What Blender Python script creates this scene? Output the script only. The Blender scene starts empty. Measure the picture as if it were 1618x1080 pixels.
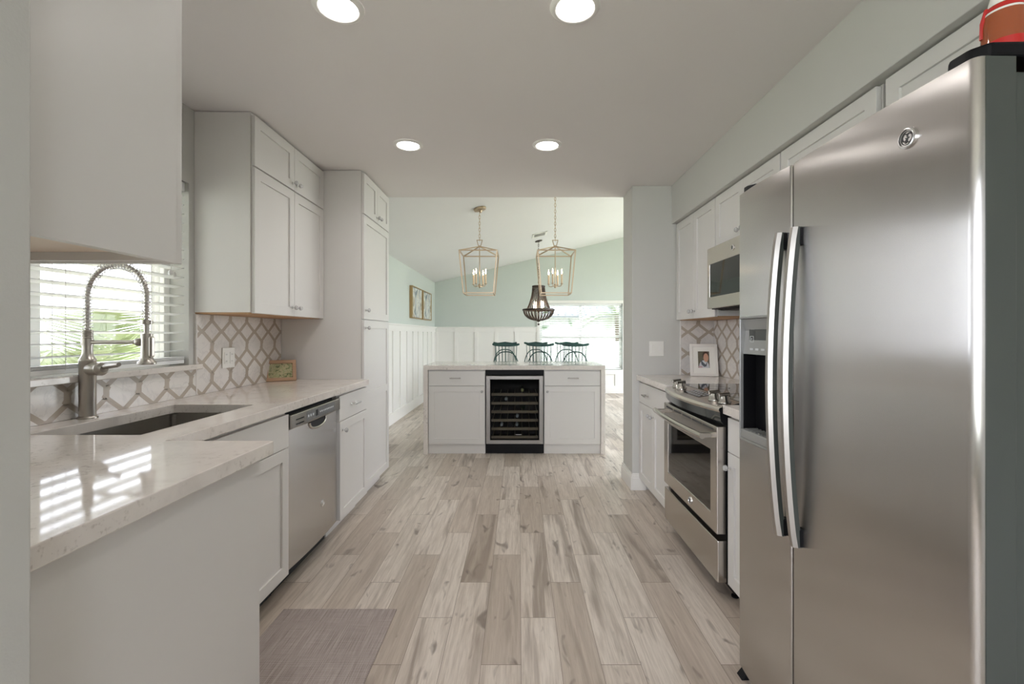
import bpy, bmesh, math, random
from mathutils import Vector, Matrix
random.seed(7)
PI = math.pi
scene = bpy.context.scene
COL = scene.collection

# ------------------------------------------------------------------ camera
F_PX = 735.0
EYE = 1.257
cam_data = bpy.data.cameras.new('camera')
cam_data.sensor_width = 36.0
cam_data.lens = F_PX / 1618.0 * 36.0
cam_data.shift_x = -11.0 / 1618.0
cam_data.shift_y = -13.0 / 1618.0
cam_data.clip_start = 0.02
cam = bpy.data.objects.new('camera', cam_data)
cam.location = (0, 0, EYE)
cam.rotation_euler = (PI / 2, 0, 0)
COL.objects.link(cam)
scene.camera = cam

# ------------------------------------------------------------------ sky, sun, exposure
world = bpy.data.worlds.new('sky')
scene.world = world
world.use_nodes = True
wn = world.node_tree.nodes['Background']
wn.inputs['Color'].default_value = (0.955, 0.955, 1.05, 1)
wn.inputs['Strength'].default_value = 1.9
sun_d = bpy.data.lights.new('sun', 'SUN')
sun_d.energy = 6.0
sun_d.angle = math.radians(1.0)
sun_d.color = (1.0, 0.95, 0.86)
sun = bpy.data.objects.new('sun', sun_d)
sun.rotation_euler = Vector((0.10, -1.0, -0.60)).to_track_quat('-Z', 'Y').to_euler()
sun.location = (1, 18, 8)
COL.objects.link(sun)

def portal(loc, rot, sx, sy):
    d = bpy.data.lights.new('window_portal', 'AREA')
    d.shape = 'RECTANGLE'; d.size = sx; d.size_y = sy
    d.cycles.is_portal = True
    o = bpy.data.objects.new('window_portal', d)
    o.location = loc; o.rotation_euler = rot
    COL.objects.link(o)

CAN_STRENGTH = 5.0
CAN_WATTS = 3.9
BULB_STRENGTH = 6.0
vs = scene.view_settings
vs.view_transform = 'Standard'
vs.look = 'None'
vs.exposure = 2.27
vs.gamma = 1.0
vs.use_curve_mapping = False
scene.cycles.use_denoising = True
scene.cycles.max_bounces = 10
scene.cycles.diffuse_bounces = 6
scene.cycles.glossy_bounces = 5
scene.cycles.transmission_bounces = 8
scene.cycles.transparent_max_bounces = 16
scene.cycles.caustics_reflective = False
scene.cycles.caustics_refractive = False
scene.cycles.sample_clamp_indirect = 6.0

# ------------------------------------------------------------------ materials
def lin(c):
    return tuple(((v / 255.0) / 12.92 if v / 255.0 <= 0.04045 else ((v / 255.0 + 0.055) / 1.055) ** 2.4) for v in c) + (1.0,)

def mat(name, col, rough=0.5, metal=0.0, spec=0.5, emit=None, estr=0.0, **kw):
    m = bpy.data.materials.new(name)
    m.use_nodes = True
    b = m.node_tree.nodes['Principled BSDF']
    b.inputs['Base Color'].default_value = col if len(col) == 4 else tuple(col) + (1,)
    b.inputs['Roughness'].default_value = rough
    b.inputs['Metallic'].default_value = metal
    b.inputs['Specular IOR Level'].default_value = spec
    if emit is not None:
        b.inputs['Emission Color'].default_value = emit
        b.inputs['Emission Strength'].default_value = estr
    for k, v in kw.items():
        b.inputs[k].default_value = v
    return m

class NT:
    """small helper for node graphs"""
    def __init__(self, m):
        self.t = m.node_tree; self.n = self.t.nodes; self.l = self.t.links
        self.bsdf = self.n['Principled BSDF']
    def put(self, sock, v):
        if hasattr(v, 'is_linked') or hasattr(v, 'links'):
            self.l.new(v, sock)
        else:
            sock.default_value = v
    def math(self, op, a, b=None, c=None, clamp=False):
        nd = self.n.new('ShaderNodeMath'); nd.operation = op; nd.use_clamp = clamp
        self.put(nd.inputs[0], a)
        if b is not None: self.put(nd.inputs[1], b)
        if c is not None: self.put(nd.inputs[2], c)
        return nd.outputs[0]
    def coords(self, kind='Object'):
        return self.n.new('ShaderNodeTexCoord').outputs[kind]
    def sep(self, v):
        nd = self.n.new('ShaderNodeSeparateXYZ'); self.l.new(v, nd.inputs[0]); return nd.outputs
    def comb(self, x, y, z):
        nd = self.n.new('ShaderNodeCombineXYZ')
        for i, q in enumerate((x, y, z)): self.put(nd.inputs[i], q)
        return nd.outputs[0]
    def mapping(self, v, scale=(1, 1, 1), rot=(0, 0, 0)):
        nd = self.n.new('ShaderNodeMapping'); self.l.new(v, nd.inputs[0])
        nd.inputs['Scale'].default_value = scale; nd.inputs['Rotation'].default_value = rot
        return nd.outputs[0]
    def noise(self, v, scale, detail=3.0, rough=0.5, dist=0.0):
        nd = self.n.new('ShaderNodeTexNoise'); self.l.new(v, nd.inputs['Vector'])
        nd.inputs['Scale'].default_value = scale; nd.inputs['Detail'].default_value = detail
        nd.inputs['Roughness'].default_value = rough; nd.inputs['Distortion'].default_value = dist
        return nd.outputs['Fac']
    def white(self, v):
        nd = self.n.new('ShaderNodeTexWhiteNoise'); nd.noise_dimensions = '3D'
        self.l.new(v, nd.inputs['Vector']); return nd.outputs['Value']
    def ramp(self, f, stops):
        nd = self.n.new('ShaderNodeValToRGB'); self.l.new(f, nd.inputs[0])
        e = nd.color_ramp.elements
        while len(e) < len(stops): e.new(0.5)
        for el, (p, c) in zip(e, stops):
            el.position = p; el.color = c
        return nd.outputs[0]
    def mix(self, f, a, b, blend='MIX'):
        nd = self.n.new('ShaderNodeMix'); nd.data_type = 'RGBA'; nd.blend_type = blend
        self.put(nd.inputs[0], f); self.put(nd.inputs[6], a); self.put(nd.inputs[7], b)
        return nd.outputs[2]
    def bump(self, h, strength=0.2, dist=0.01):
        nd = self.n.new('ShaderNodeBump'); self.l.new(h, nd.inputs['Height'])
        nd.inputs['Strength'].default_value = strength; nd.inputs['Distance'].default_value = dist
        self.l.new(nd.outputs[0], self.bsdf.inputs['Normal'])
    def color(self, c): self.l.new(c, self.bsdf.inputs['Base Color'])

def paint(name, rgb, rough=0.55, bump=0.06, scale=140):
    m = mat(name, lin(rgb), rough, spec=0.35)
    t = NT(m); v = t.coords()
    t.color(t.mix(t.noise(v, 1.3, 2), lin(rgb), lin(tuple(max(0, c - 5) for c in rgb))))
    t.bump(t.noise(v, scale, 4, 0.6), bump, 0.004)
    return m

M = {}
M['wall'] = paint('wall_paint_grey_green', (205, 205, 201), 0.6, 0.10, 170)
M['dining_wall'] = paint('wall_paint_sea_green', (205, 212, 207), 0.6, 0.06, 150)
M['ceiling'] = paint('ceiling_paint', (231, 227, 226), 0.7, 0.08, 90)
M['dining_ceiling'] = paint('dining_ceiling_paint', (229, 229, 230), 0.7, 0.08, 90)
M['trim'] = mat('white_trim_paint', lin((236, 235, 231)), 0.35)
M['cab'] = mat('white_cabinet_paint', lin((220, 218, 215)), 0.36, spec=0.45)
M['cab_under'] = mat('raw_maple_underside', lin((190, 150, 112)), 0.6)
M['fridge_handle'] = mat('fridge_handle_stainless', (0.40, 0.38, 0.355, 1), 0.34, 1.0)
M['lit_maple'] = mat('window_lit_maple_board', lin((232, 216, 200)), 0.5)  # maple lightened to carry window light on the near cabinet's underside
M['black'] = mat('black_plastic', (0.005, 0.005, 0.006, 1), 0.5, spec=0.2)
M['cooler_frame'] = mat('cooler_door_stainless', (0.25, 0.235, 0.215, 1), 0.36, 1.0)
M['gap'] = mat('toe_kick_black', (0.012, 0.011, 0.010, 1), 0.7)
M['glass_black'] = mat('black_glass', (0.004, 0.004, 0.005, 1), 0.03, spec=0.6)
M['oven_glass'] = mat('oven_window_glass', (0.010, 0.009, 0.008, 1), 0.04, spec=0.8)
M['chrome'] = mat('chrome', (0.78, 0.78, 0.78, 1), 0.2, 1.0)
M['nickel'] = mat('brushed_nickel', (0.50, 0.47, 0.43, 1), 0.30, 1.0)
M['pull'] = mat('satin_pull_metal', (0.40, 0.38, 0.35, 1), 0.28, 1.0)
M['crystal'] = mat('crystal_knob_glass', (0.93, 0.93, 0.93, 1), 0.06, **{'Transmission Weight': 0.55, 'IOR': 1.45})
M['white_plastic'] = mat('white_plastic', lin((238, 237, 232)), 0.3)
M['slot'] = mat('dark_slot', (0.05, 0.05, 0.05, 1), 0.6)
M['grey_panel'] = mat('grey_control_panel', (0.30, 0.30, 0.29, 1), 0.28, 0.3)
M['grey_gloss'] = mat('grey_console_band', (0.11, 0.12, 0.12, 1), 0.18, 0.6)
M['button'] = mat('control_symbol_grey', (0.55, 0.57, 0.58, 1), 0.5)
M['gold'] = mat('aged_gold_metal', (0.55, 0.43, 0.30, 1), 0.38, 0.85)
M['bronze'] = mat('dark_bronze', (0.060, 0.045, 0.036, 1), 0.45, 0.6)
M['bead'] = mat('brown_wood_bead', (0.085, 0.058, 0.043, 1), 0.42)
M['candle'] = mat('candle_sleeve', lin((235, 215, 185)), 0.6)
M['bulb'] = mat('lit_bulb', (1, 0.8, 0.6, 1), 0.4, emit=(1.0, 0.74, 0.48, 1), estr=BULB_STRENGTH)
M['can_lens'] = mat('lit_ceiling_lens', (1, 1, 1, 1), 0.4, emit=(1.0, 0.95, 0.91, 1), estr=CAN_STRENGTH)
M['green'] = mat('dark_green_paint', (0.010, 0.060, 0.052, 1), 0.38)
M['slat'] = mat('white_blind_slat', lin((232, 234, 233)), 0.4)
M['cord'] = mat('blind_cord', lin((225, 225, 222)), 0.7)
M['shelf_wood'] = mat('beech_shelf_front', lin((178, 160, 138)), 0.5)
M['bottle_green'] = mat('dark_green_bottle', (0.006, 0.03, 0.014, 1), 0.06, spec=0.7)
M['foil'] = mat('silver_foil_capsule', (0.55, 0.62, 0.68, 1), 0.3, 0.5)
M['foil_gold'] = mat('pale_gold_capsule', (0.60, 0.60, 0.30, 1), 0.35, 0.4)
M['frame_white'] = mat('white_picture_frame', lin((236, 233, 228)), 0.4)
M['white'] = mat('white_paper', lin((240, 238, 232)), 0.6)

def steel(name, base=(0.58, 0.56, 0.54), rough=0.24, aniso=1.0, grain='z'):
    m = mat(name, base + (1,), rough, 1.0)
    t = NT(m); v = t.coords()
    sc = {'z': (320, 320, 3), 'y': (320, 3, 320), 'x': (3, 320, 320)}[grain]
    g = t.noise(t.mapping(v, sc), 1.0, 2.0, 0.6)
    lo = tuple(c * 0.93 for c in base) + (1,)
    t.color(t.mix(g, lo, base + (1,)))
    t.bsdf.inputs['Anisotropic'].default_value = aniso
    tg = t.n.new('ShaderNodeTangent'); tg.direction_type = 'RADIAL'; tg.axis = 'Z'
    t.l.new(tg.outputs[0], t.bsdf.inputs['Tangent'])
    w = t.noise(t.mapping(v, (0.6, 3.0, 9.0)), 1.0, 1.0, 0.4)
    t.bump(w, 0.05, 0.012)
    return m
M['steel'] = steel('brushed_stainless')
M['steel_dark'] = steel('sink_stainless', (0.55, 0.53, 0.50), 0.38, 0.4)
M['steel_range'] = steel('range_stainless', (0.62, 0.585, 0.545), 0.27, 0.5)
M['side_grey_and_shade'] = mat('dark_grey_side_and_shade', (0.055, 0.062, 0.056, 1), 0.4)  # case grey; also dim reflection on door edge and shade behind handles
M['handle_steel'] = mat('handle_stainless', (0.50, 0.475, 0.44, 1), 0.24, 1.0)

# timber look floor tiles
def floor_mat():
    m = mat('wood_plank_tile', (0.5, 0.45, 0.4, 1), 0.38, spec=0.45)
    t = NT(m); s = t.sep(t.coords())
    xr = t.math('DIVIDE', t.math('SUBTRACT', s[0], 0.007), 0.152)
    row = t.math('FLOOR', xr); fx = t.math('FRACT', xr)
    third = t.math('DIVIDE', t.math('FLOORED_MODULO', row, 3.0), 3.0)
    yr = t.math('SUBTRACT', t.math('DIVIDE', t.math('SUBTRACT', s[1], 2.06), 0.88), third)
    colm = t.math('FLOOR', yr); fy = t.math('FRACT', yr)
    h = t.white(t.comb(row, colm, 0.5))
    h2 = t.white(t.comb(row, colm, 9.5))
    v = t.comb(t.math('ADD', s[0], t.math('MULTIPLY', h, 40)), t.math('ADD', s[1], t.math('MULTIPLY', h2, 40)), 0.0)
    grain = t.noise(t.mapping(v, (55, 2.6, 1)), 1.0, 6, 0.62, 0.6)
    broad = t.noise(t.mapping(v, (9, 0.9, 1)), 1.0, 3, 0.55, 1.4)
    knot = t.noise(t.mapping(v, (13, 5.0, 1)), 1.0, 2, 0.5, 0.8)
    fine = t.noise(t.mapping(v, (160, 9, 1)), 1.0, 3, 0.6)
    tone = t.ramp(h, [(0.0, lin((186, 173, 160))), (0.30, lin((202, 189, 176))), (0.55, lin((220, 210, 199))), (1.0, lin((210, 198, 186)))])
    c = t.mix(t.math('MULTIPLY', t.ramp_f(grain, 0.42, 0.70), 0.55), tone, lin((158, 142, 129)))
    bamt = t.math('MULTIPLY', t.ramp_f(broad, 0.50, 0.66), t.math('ADD', t.math('MULTIPLY', h2, 0.75), 0.08))
    c = t.mix(bamt, c, lin((128, 112, 100)))
    c = t.mix(t.math('MULTIPLY', t.ramp_f(knot, 0.63, 0.73), 0.75), c, lin((108, 95, 87)))
    c = t.mix(t.math('MULTIPLY', t.ramp_f(fine, 0.45, 0.7), 0.25), c, lin((146, 132, 120)))
    e1 = t.math('LESS_THAN', fx, 0.013); e2 = t.math('LESS_THAN', fy, 0.0030)
    edge = t.math('MAXIMUM', e1, e2)
    c = t.mix(t.math('MULTIPLY', edge, 0.85), c, lin((116, 103, 93)))
    t.color(c)
    t.bump(t.math('SUBTRACT', t.math('MULTIPLY', grain, 0.25), edge), 0.25, 0.002)
    return m
def _ramp_f(self, f, a, b):
    nd = self.n.new('ShaderNodeMapRange'); self.put(nd.inputs[0], f)
    nd.inputs[1].default_value = a; nd.inputs[2].default_value = b; nd.clamp = True
    return nd.outputs[0]
NT.ramp_f = _ramp_f
M['floor'] = floor_mat()

def quartz():
    m = mat('white_quartz', (0.8, 0.78, 0.76, 1), 0.06, spec=0.5)
    t = NT(m); v = t.coords()
    cl = t.noise(v, 9, 5, 0.6, 0.5)
    sp = t.noise(v, 62, 3, 0.6)
    cl2 = t.noise(v, 3.0, 3, 0.5)
    c = t.mix(t.math('MULTIPLY', t.ramp_f(cl, 0.45, 0.75), 0.45), lin((228, 222, 216)), lin((200, 192, 186)))
    c = t.mix(t.math('MULTIPLY', t.math('MULTIPLY', t.ramp_f(sp, 0.56, 0.70), t.ramp_f(cl2, 0.40, 0.6)), 0.55), c, lin((158, 148, 140)))
    t.color(c)
    return m
M['quartz'] = quartz()

def marble():
    m = mat('white_marble_tile', (0.8, 0.8, 0.78, 1), 0.18, spec=0.5)
    t = NT(m); v = t.coords()
    a = t.noise(v, 7, 5, 0.6, 1.6)
    vein = t.math('ABSOLUTE', t.math('SUBTRACT', a, 0.5))
    c = t.mix(t.math('MULTIPLY', t.math('SUBTRACT', 1.0, t.ramp_f(vein, 0.0, 0.035)), 0.28), lin((229, 225, 221)), lin((182, 180, 180)))
    c = t.mix(t.math('MULTIPLY', t.ramp_f(t.noise(v, 4, 2), 0.5, 0.7), 0.4), c, lin((214, 210, 206)))
    t.color(c)
    return m
M['marble'] = marble()
M['taupe'] = paint('taupe_marble_strip', (186, 175, 162), 0.25, 0.02, 60)

def rug_mat():
    m = mat('woven_vinyl_mat', (0.4, 0.37, 0.35, 1), 0.75, spec=0.2)
    t = NT(m); v = t.coords()
    a = t.noise(t.mapping(v, (260, 5, 1)), 1, 3, 0.7)
    b = t.noise(t.mapping(v, (8, 300, 1)), 1, 3, 0.7)
    s = t.sep(v)
    wx = t.math('SINE', t.math('MULTIPLY', s[0], 2 * PI / 0.0060))
    wy = t.math('SINE', t.math('MULTIPLY', s[1], 2 * PI / 0.0090))
    w = t.math('ADD', t.math('MULTIPLY', wx, 0.10), t.math('MULTIPLY', wy, 0.07))
    f = t.math('ADD', t.math('ADD', t.math('MULTIPLY', a, 0.75), t.math('MULTIPLY', b, 0.30)), w, clamp=True)
    t.color(t.ramp(f, [(0.25, lin((112, 99, 93))), (0.5, lin((162, 150, 145))), (0.75, lin((194, 184, 179)))]))
    t.bump(w, 0.3, 0.002)
    return m
M['rug'] = rug_mat()

def wood(name, a, b, rough=0.5, axis='x'):
    m = mat(name, lin(a), rough)
    t = NT(m); v = t.coords()
    sc = {'x': (4, 60, 60), 'y': (60, 4, 60), 'z': (60, 60, 4)}[axis]
    t.color(t.mix(t.noise(t.mapping(v, sc), 1, 4, 0.6), lin(a), lin(b)))
    return m
M['frame_wood'] = wood('light_oak_frame', (196, 164, 132), (160, 124, 95), 0.5)
M['table_wood'] = wood('dark_table_wood', (92, 70, 54), (66, 48, 36), 0.4)

def glass_pane(name, tint, gloss, rough=0.0):
    m = bpy.data.materials.new(name); m.use_nodes = True
    nt = m.node_tree; nt.nodes.clear()
    out = nt.nodes.new('ShaderNodeOutputMaterial'); mx = nt.nodes.new('ShaderNodeMixShader')
    tr = nt.nodes.new('ShaderNodeBsdfTransparent'); gl = nt.nodes.new('ShaderNodeBsdfGlossy')
    fr = nt.nodes.new('ShaderNodeFresnel'); fr.inputs[0].default_value = gloss
    tr.inputs[0].default_value = tint; gl.inputs['Roughness'].default_value = rough
    ge = nt.nodes.new('ShaderNodeNewGeometry'); ml = nt.nodes.new('ShaderNodeMath'); ml.operation = 'MULTIPLY_ADD'
    nt.links.new(ge.outputs['Backfacing'], ml.inputs[0]); ml.inputs[1].default_value = -1.0; ml.inputs[2].default_value = 1.0
    m2 = nt.nodes.new('ShaderNodeMath'); m2.operation = 'MULTIPLY'
    nt.links.new(ml.outputs[0], m2.inputs[0]); nt.links.new(fr.outputs[0], m2.inputs[1])
    nt.links.new(m2.outputs[0], mx.inputs[0]); nt.links.new(tr.outputs[0], mx.inputs[1])
    nt.links.new(gl.outputs[0], mx.inputs[2]); nt.links.new(mx.outputs[0], out.inputs[0])
    return m
M['pane'] = glass_pane('clear_window_glass', (0.96, 0.98, 0.98, 1), 1.45)
M['kitchen_pane'] = glass_pane('kitchen_window_glass', (0.76, 0.78, 0.78, 1), 1.45)
M['cooler_glass'] = glass_pane('smoked_cooler_glass', (0.66, 0.67, 0.66, 1), 1.16, 0.03)
M['tinted_pane'] = glass_pane('tinted_window_glass', (0.52, 0.545, 0.555, 1), 1.45)
M['amber'] = mat('amber_liquid_glass', (0.34, 0.085, 0.03, 1), 0.05, spec=0.7)
M['red'] = mat('red_label', lin((196, 40, 36)), 0.4)

def photo_noise(name, stops, scale):
    m = mat(name, (0.5, 0.5, 0.5, 1), 0.15)
    t = NT(m); v = t.coords()
    t.color(t.ramp(t.noise(v, scale, 4, 0.6, 0.8), stops))
    return m
M['garden_photo'] = photo_noise('garden_photograph', [(0.30, lin((58, 62, 44))), (0.42, lin((128, 140, 96))), (0.5, lin((196, 184, 150))), (0.58, lin((150, 160, 110))), (0.72, lin((214, 196, 178)))], 38)
M['abstract'] = photo_noise('abstract_painting', [(0.30, lin((62, 74, 82))), (0.42, lin((132, 142, 148))), (0.52, lin((222, 222, 218))), (0.60, lin((188, 178, 158))), (0.70, lin((78, 88, 92)))], 3.2)
M['leaf'] = mat('palm_leaf', lin((160, 172, 134)), 0.5)
M['leaf_dark'] = mat('tree_leaf', lin((96, 120, 82)), 0.6)
M['trunk'] = wood('palm_trunk_bark', (128, 110, 92), (88, 74, 62), 0.8, 'z')
M['lawn'] = photo_noise('lawn_grass', [(0.3, lin((150, 156, 134))), (0.7, lin((184, 186, 168)))], 6)
M['stucco'] = paint('pale_stucco', (232, 230, 224), 0.8, 0.2, 60)
M['roof'] = mat('grey_metal_roof', lin((150, 154, 158)), 0.5)
M['hair'] = mat('photo_brown_hair', lin((74, 58, 48)), 0.4)
M['skin'] = mat('photo_skin_tone', lin((206, 160, 134)), 0.4)
M['grey_cloth'] = mat('photo_grey_clothes', lin((92, 98, 106)), 0.4)
M['pale_cloth'] = mat('photo_pale_clothes', lin((206, 208, 212)), 0.4)
M['photo_dark'] = mat('photo_backdrop', lin((104, 100, 84)), 0.4)
M['pink'] = mat('photo_pink', lin((204, 168, 172)), 0.4)

# ------------------------------------------------------------------ mesh builder
class B:
    def __init__(self):
        self.bm = bmesh.new()
    def poly(self, pts, mi=0):
        f = self.bm.faces.new([self.bm.verts.new(p) for p in pts]); f.material_index = mi
        return f
    def obox(self, c, u, v, w, hu, hv, hw, bev=0.0, mi=0, seg=2):
        """box with centre c, unit axes u v w and half sizes"""
        c, u, v, w = Vector(c), Vector(u), Vector(v), Vector(w)
        tb = bmesh.new()
        vs_ = []
        for a in (-1, 1):
            for b_ in (-1, 1):
                for d in (-1, 1):
                    vs_.append(tb.verts.new((a * hu, b_ * hv, d * hw)))
        for q in ((0, 1, 3, 2), (4, 6, 7, 5), (0, 4, 5, 1), (2, 3, 7, 6), (0, 2, 6, 4), (1, 5, 7, 3)):
            tb.faces.new([vs_[i] for i in q])
        if bev > 0:
            bmesh.ops.bevel(tb, geom=list(tb.edges), offset=min(bev, hu * .9, hv * .9, hw * .9), segments=seg, affect='EDGES', profile=0.5)
        self._join(tb, Matrix((( u.x, v.x, w.x, c.x), (u.y, v.y, w.y, c.y), (u.z, v.z, w.z, c.z), (0, 0, 0, 1))), mi)
    def _join(self, tb, mx, mi, smooth=False):
        mp = {}
        for vv in tb.verts: mp[vv] = self.bm.verts.new(mx @ vv.co)
        flip = mx.to_3x3().determinant() < 0
        for f in tb.faces:
            l = [mp[q] for q in f.verts]
            if flip: l.reverse()
            try:
                nf = self.bm.faces.new(l); nf.material_index = mi; nf.smooth = smooth
            except ValueError: pass
        tb.free()
    def box(self, x0, x1, y0, y1, z0, z1, bev=0.0, mi=0, seg=2):
        if x0 > x1: x0, x1 = x1, x0
        if y0 > y1: y0, y1 = y1, y0
        if z0 > z1: z0, z1 = z1, z0
        self.obox(((x0 + x1) / 2, (y0 + y1) / 2, (z0 + z1) / 2), (1, 0, 0), (0, 1, 0), (0, 0, 1), (x1 - x0) / 2, (y1 - y0) / 2, (z1 - z0) / 2, bev, mi, seg)
    def fbox(self, face, plane, a0, a1, z0, z1, n0, n1, bev=0.0, mi=0):
        """box on a wall-like plane: face gives the outward direction, a the horizontal run, n the height off the plane"""
        s = 1 if face[0] == '+' else -1
        if face[1] == 'x': self.box(plane + s * n0, plane + s * n1, a0, a1, z0, z1, bev, mi)
        else: self.box(a0, a1, plane + s * n0, plane + s * n1, z0, z1, bev, mi)
    def bar(self, p0, p1, w, h=None, bev=0.0, mi=0, up=(0, 0, 1)):
        p0, p1 = Vector(p0), Vector(p1); d = p1 - p0; L = d.length; d.normalize()
        up = Vector(up)
        if abs(d.dot(up)) > 0.98: up = Vector((0, 1, 0))
        s = d.cross(up).normalized(); n = s.cross(d).normalized()
        self.obox((p0 + p1) / 2, d, s, n, L / 2, w / 2, (h or w) / 2, bev, mi)
    def tube(self, pts, r, seg=10, mi=0, closed=False, caps=True):
        pts = [Vector(p) for p in pts]; n = len(pts)
        rs = r if isinstance(r, (list, tuple)) else [r] * n
        rings = []; ref = None
        for i in range(n):
            if closed: d = pts[(i + 1) % n] - pts[i - 1]
            else: d = pts[min(i + 1, n - 1)] - pts[max(i - 1, 0)]
            d.normalize()
            if ref is None:
                ref = Vector((0, 0, 1)) if abs(d.z) < 0.9 else Vector((1, 0, 0))
            s = d.cross(ref)
            if s.length < 1e-4: s = d.cross(Vector((0, 1, 0)))
            s.normalize(); nn = s.cross(d).normalized(); ref = nn
            rings.append([self.bm.verts.new(pts[i] + rs[i] * (math.cos(2 * PI * k / seg) * s + math.sin(2 * PI * k / seg) * nn)) for k in range(seg)])
        for i in range(n if closed else n - 1):
            a, b_ = rings[i], rings[(i + 1) % n]
            for k in range(seg):
                f = self.bm.faces.new((a[k], a[(k + 1) % seg], b_[(k + 1) % seg], b_[k])); f.material_index = mi; f.smooth = True
        if caps and not closed:
            f = self.bm.faces.new(rings[0][::-1]); f.material_index = mi
            f = self.bm.faces.new(rings[-1]); f.material_index = mi
    def lathe(self, prof, c, axis=(0, 0, 1), seg=24, mi=0, caps=True):
        """prof: list of (radius, height along axis)"""
        c = Vector(c); ax = Vector(axis).normalized()
        u = ax.orthogonal().normalized(); v = ax.cross(u)
        rings = []
        for r, h in prof:
            r = max(r, 1e-5)
            rings.append([self.bm.verts.new(c + ax * h + r * (math.cos(2 * PI * k / seg) * u + math.sin(2 * PI * k / seg) * v)) for k in range(seg)])
        for i in range(len(rings) - 1):
            a, b_ = rings[i], rings[i + 1]
            for k in range(seg):
                f = self.bm.faces.new((a[k], a[(k + 1) % seg], b_[(k + 1) % seg], b_[k])); f.material_index = mi; f.smooth = True
        if caps:
            f = self.bm.faces.new(rings[0][::-1]); f.material_index = mi
            f = self.bm.faces.new(rings[-1]); f.material_index = mi
    def ball(self, c, r, sub=1, mi=0, sc=(1, 1, 1)):
        tb = bmesh.new(); bmesh.ops.create_icosphere(tb, subdivisions=sub, radius=r)
        self._join(tb, Matrix.Translation(Vector(c)) @ Matrix.Diagonal((sc[0], sc[1], sc[2], 1)), mi, True)
    def prism(self, poly, mp, t0, t1, bev=0.0, mi=0, smooth=False):
        """extrude 2-D polygon; mp(p, q, t) -> point"""
        tb = bmesh.new()
        a = [tb.verts.new(mp(p, q, t0)) for p, q in poly]
        b_ = [tb.verts.new(mp(p, q, t1)) for p, q in poly]
        n = len(poly)
        tb.faces.new(a[::-1]); tb.faces.new(b_)
        for i in range(n): tb.faces.new((a[i], a[(i + 1) % n], b_[(i + 1) % n], b_[i]))
        bmesh.ops.recalc_face_normals(tb, faces=list(tb.faces))
        if bev > 0:
            bmesh.ops.bevel(tb, geom=[e for e in tb.edges if e.calc_face_angle(0) > 0.6], offset=bev, segments=2, affect='EDGES', profile=0.5)
        self._join(tb, Matrix.Identity(4), mi, smooth)
    def cells(self, ps, qs, inside, mp, t0, t1, bev=0.0, mi=0):
        """solid slab made of the grid cells for which inside(p, q) holds"""
        tb = bmesh.new(); vm = {}
        def V(i, j, t):
            k = (i, j, t)
            if k not in vm: vm[k] = tb.verts.new(mp(ps[i], qs[j], (t0, t1)[t]))
            return vm[k]
        ok = {(i, j): inside((ps[i] + ps[i + 1]) / 2, (qs[j] + qs[j + 1]) / 2) for i in range(len(ps) - 1) for j in range(len(qs) - 1)}
        for (i, j), o in ok.items():
            if not o: continue
            for t in (0, 1): tb.faces.new((V(i, j, t), V(i + 1, j, t), V(i + 1, j + 1, t), V(i, j + 1, t)))
            for di, dj, e in ((-1, 0, ((i, j), (i, j + 1))), (1, 0, ((i + 1, j), (i + 1, j + 1))), (0, -1, ((i, j), (i + 1, j))), (0, 1, ((i, j + 1), (i + 1, j + 1)))):
                if not ok.get((i + di, j + dj), False):
                    (a, b_), (c, d) = e
                    tb.faces.new((V(a, b_, 0), V(c, d, 0), V(c, d, 1), V(a, b_, 1)))
        bmesh.ops.recalc_face_normals(tb, faces=list(tb.faces))
        bmesh.ops.dissolve_limit(tb, angle_limit=0.01, verts=list(tb.verts), edges=list(tb.edges))
        if bev > 0:
            bmesh.ops.bevel(tb, geom=[e for e in tb.edges if e.is_manifold and e.calc_face_angle(0) > 0.6], offset=bev, segments=2, affect='EDGES', profile=0.5)
        self._join(tb, Matrix.Identity(4), mi)
    def build(self, name, mats, parent=None, angle=50):
        off = Vector((0, 0, 0))
        q = parent
        while q is not None:
            off += q.location; q = q.parent
        if off.length > 0:
            bmesh.ops.translate(self.bm, verts=list(self.bm.verts), vec=-off)
        self.bm.normal_update()
        lim = math.radians(angle)
        for e in self.bm.edges:
            if len(e.link_faces) == 2 and e.calc_face_angle(0) > lim: e.smooth = False
        me = bpy.data.meshes.new(name)
        self.bm.to_mesh(me); self.bm.free()
        for m_ in (mats if isinstance(mats, (list, tuple)) else [mats]):
            me.materials.append(M[m_] if isinstance(m_, str) else m_)
        o = bpy.data.objects.new(name, me)
        COL.objects.link(o)
        if parent is not None: o.parent = parent
        return o

def thing(name, label, cat, loc=(0, 0, 0), group=None):
    o = bpy.data.objects.new(name, None); COL.objects.link(o)
    o.location = loc; o.empty_display_size = 0.1
    o['label'] = label; o['category'] = cat
    if group: o['group'] = group
    return o
def tag(o, label, cat, group=None):
    o['label'] = label; o['category'] = cat
    if group: o['group'] = group
    return o
def struct(o):
    o['kind'] = 'structure'; return o
def dup(root, loc, label=None, rotz=None):
    r = root.copy(); COL.objects.link(r); r.location = loc
    if rotz is not None: r.rotation_euler = (0, 0, rotz)
    if label: r['label'] = label
    for ch in list(root.children):
        c = ch.copy(); COL.objects.link(c); c.parent = r
        for g in list(ch.children):
            d = g.copy(); COL.objects.link(d); d.parent = c
    return r

# ------------------------------------------------------------------ main dimensions (metres)
XL, XR = -1.74, 1.575          # kitchen side walls
XDL, XDR = -1.78, 4.2          # dining side walls
YK, YF = 4.07, 9.84            # kitchen end, far wall
YB = -2.4                      # wall behind the camera
XBL = -3.6                     # left wall of the space behind the camera
ZC = 2.45                      # kitchen ceiling
CT = 0.927                     # counter top
def slope(x): return 2.34 + 0.24 * (x + 1.78)

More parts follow.
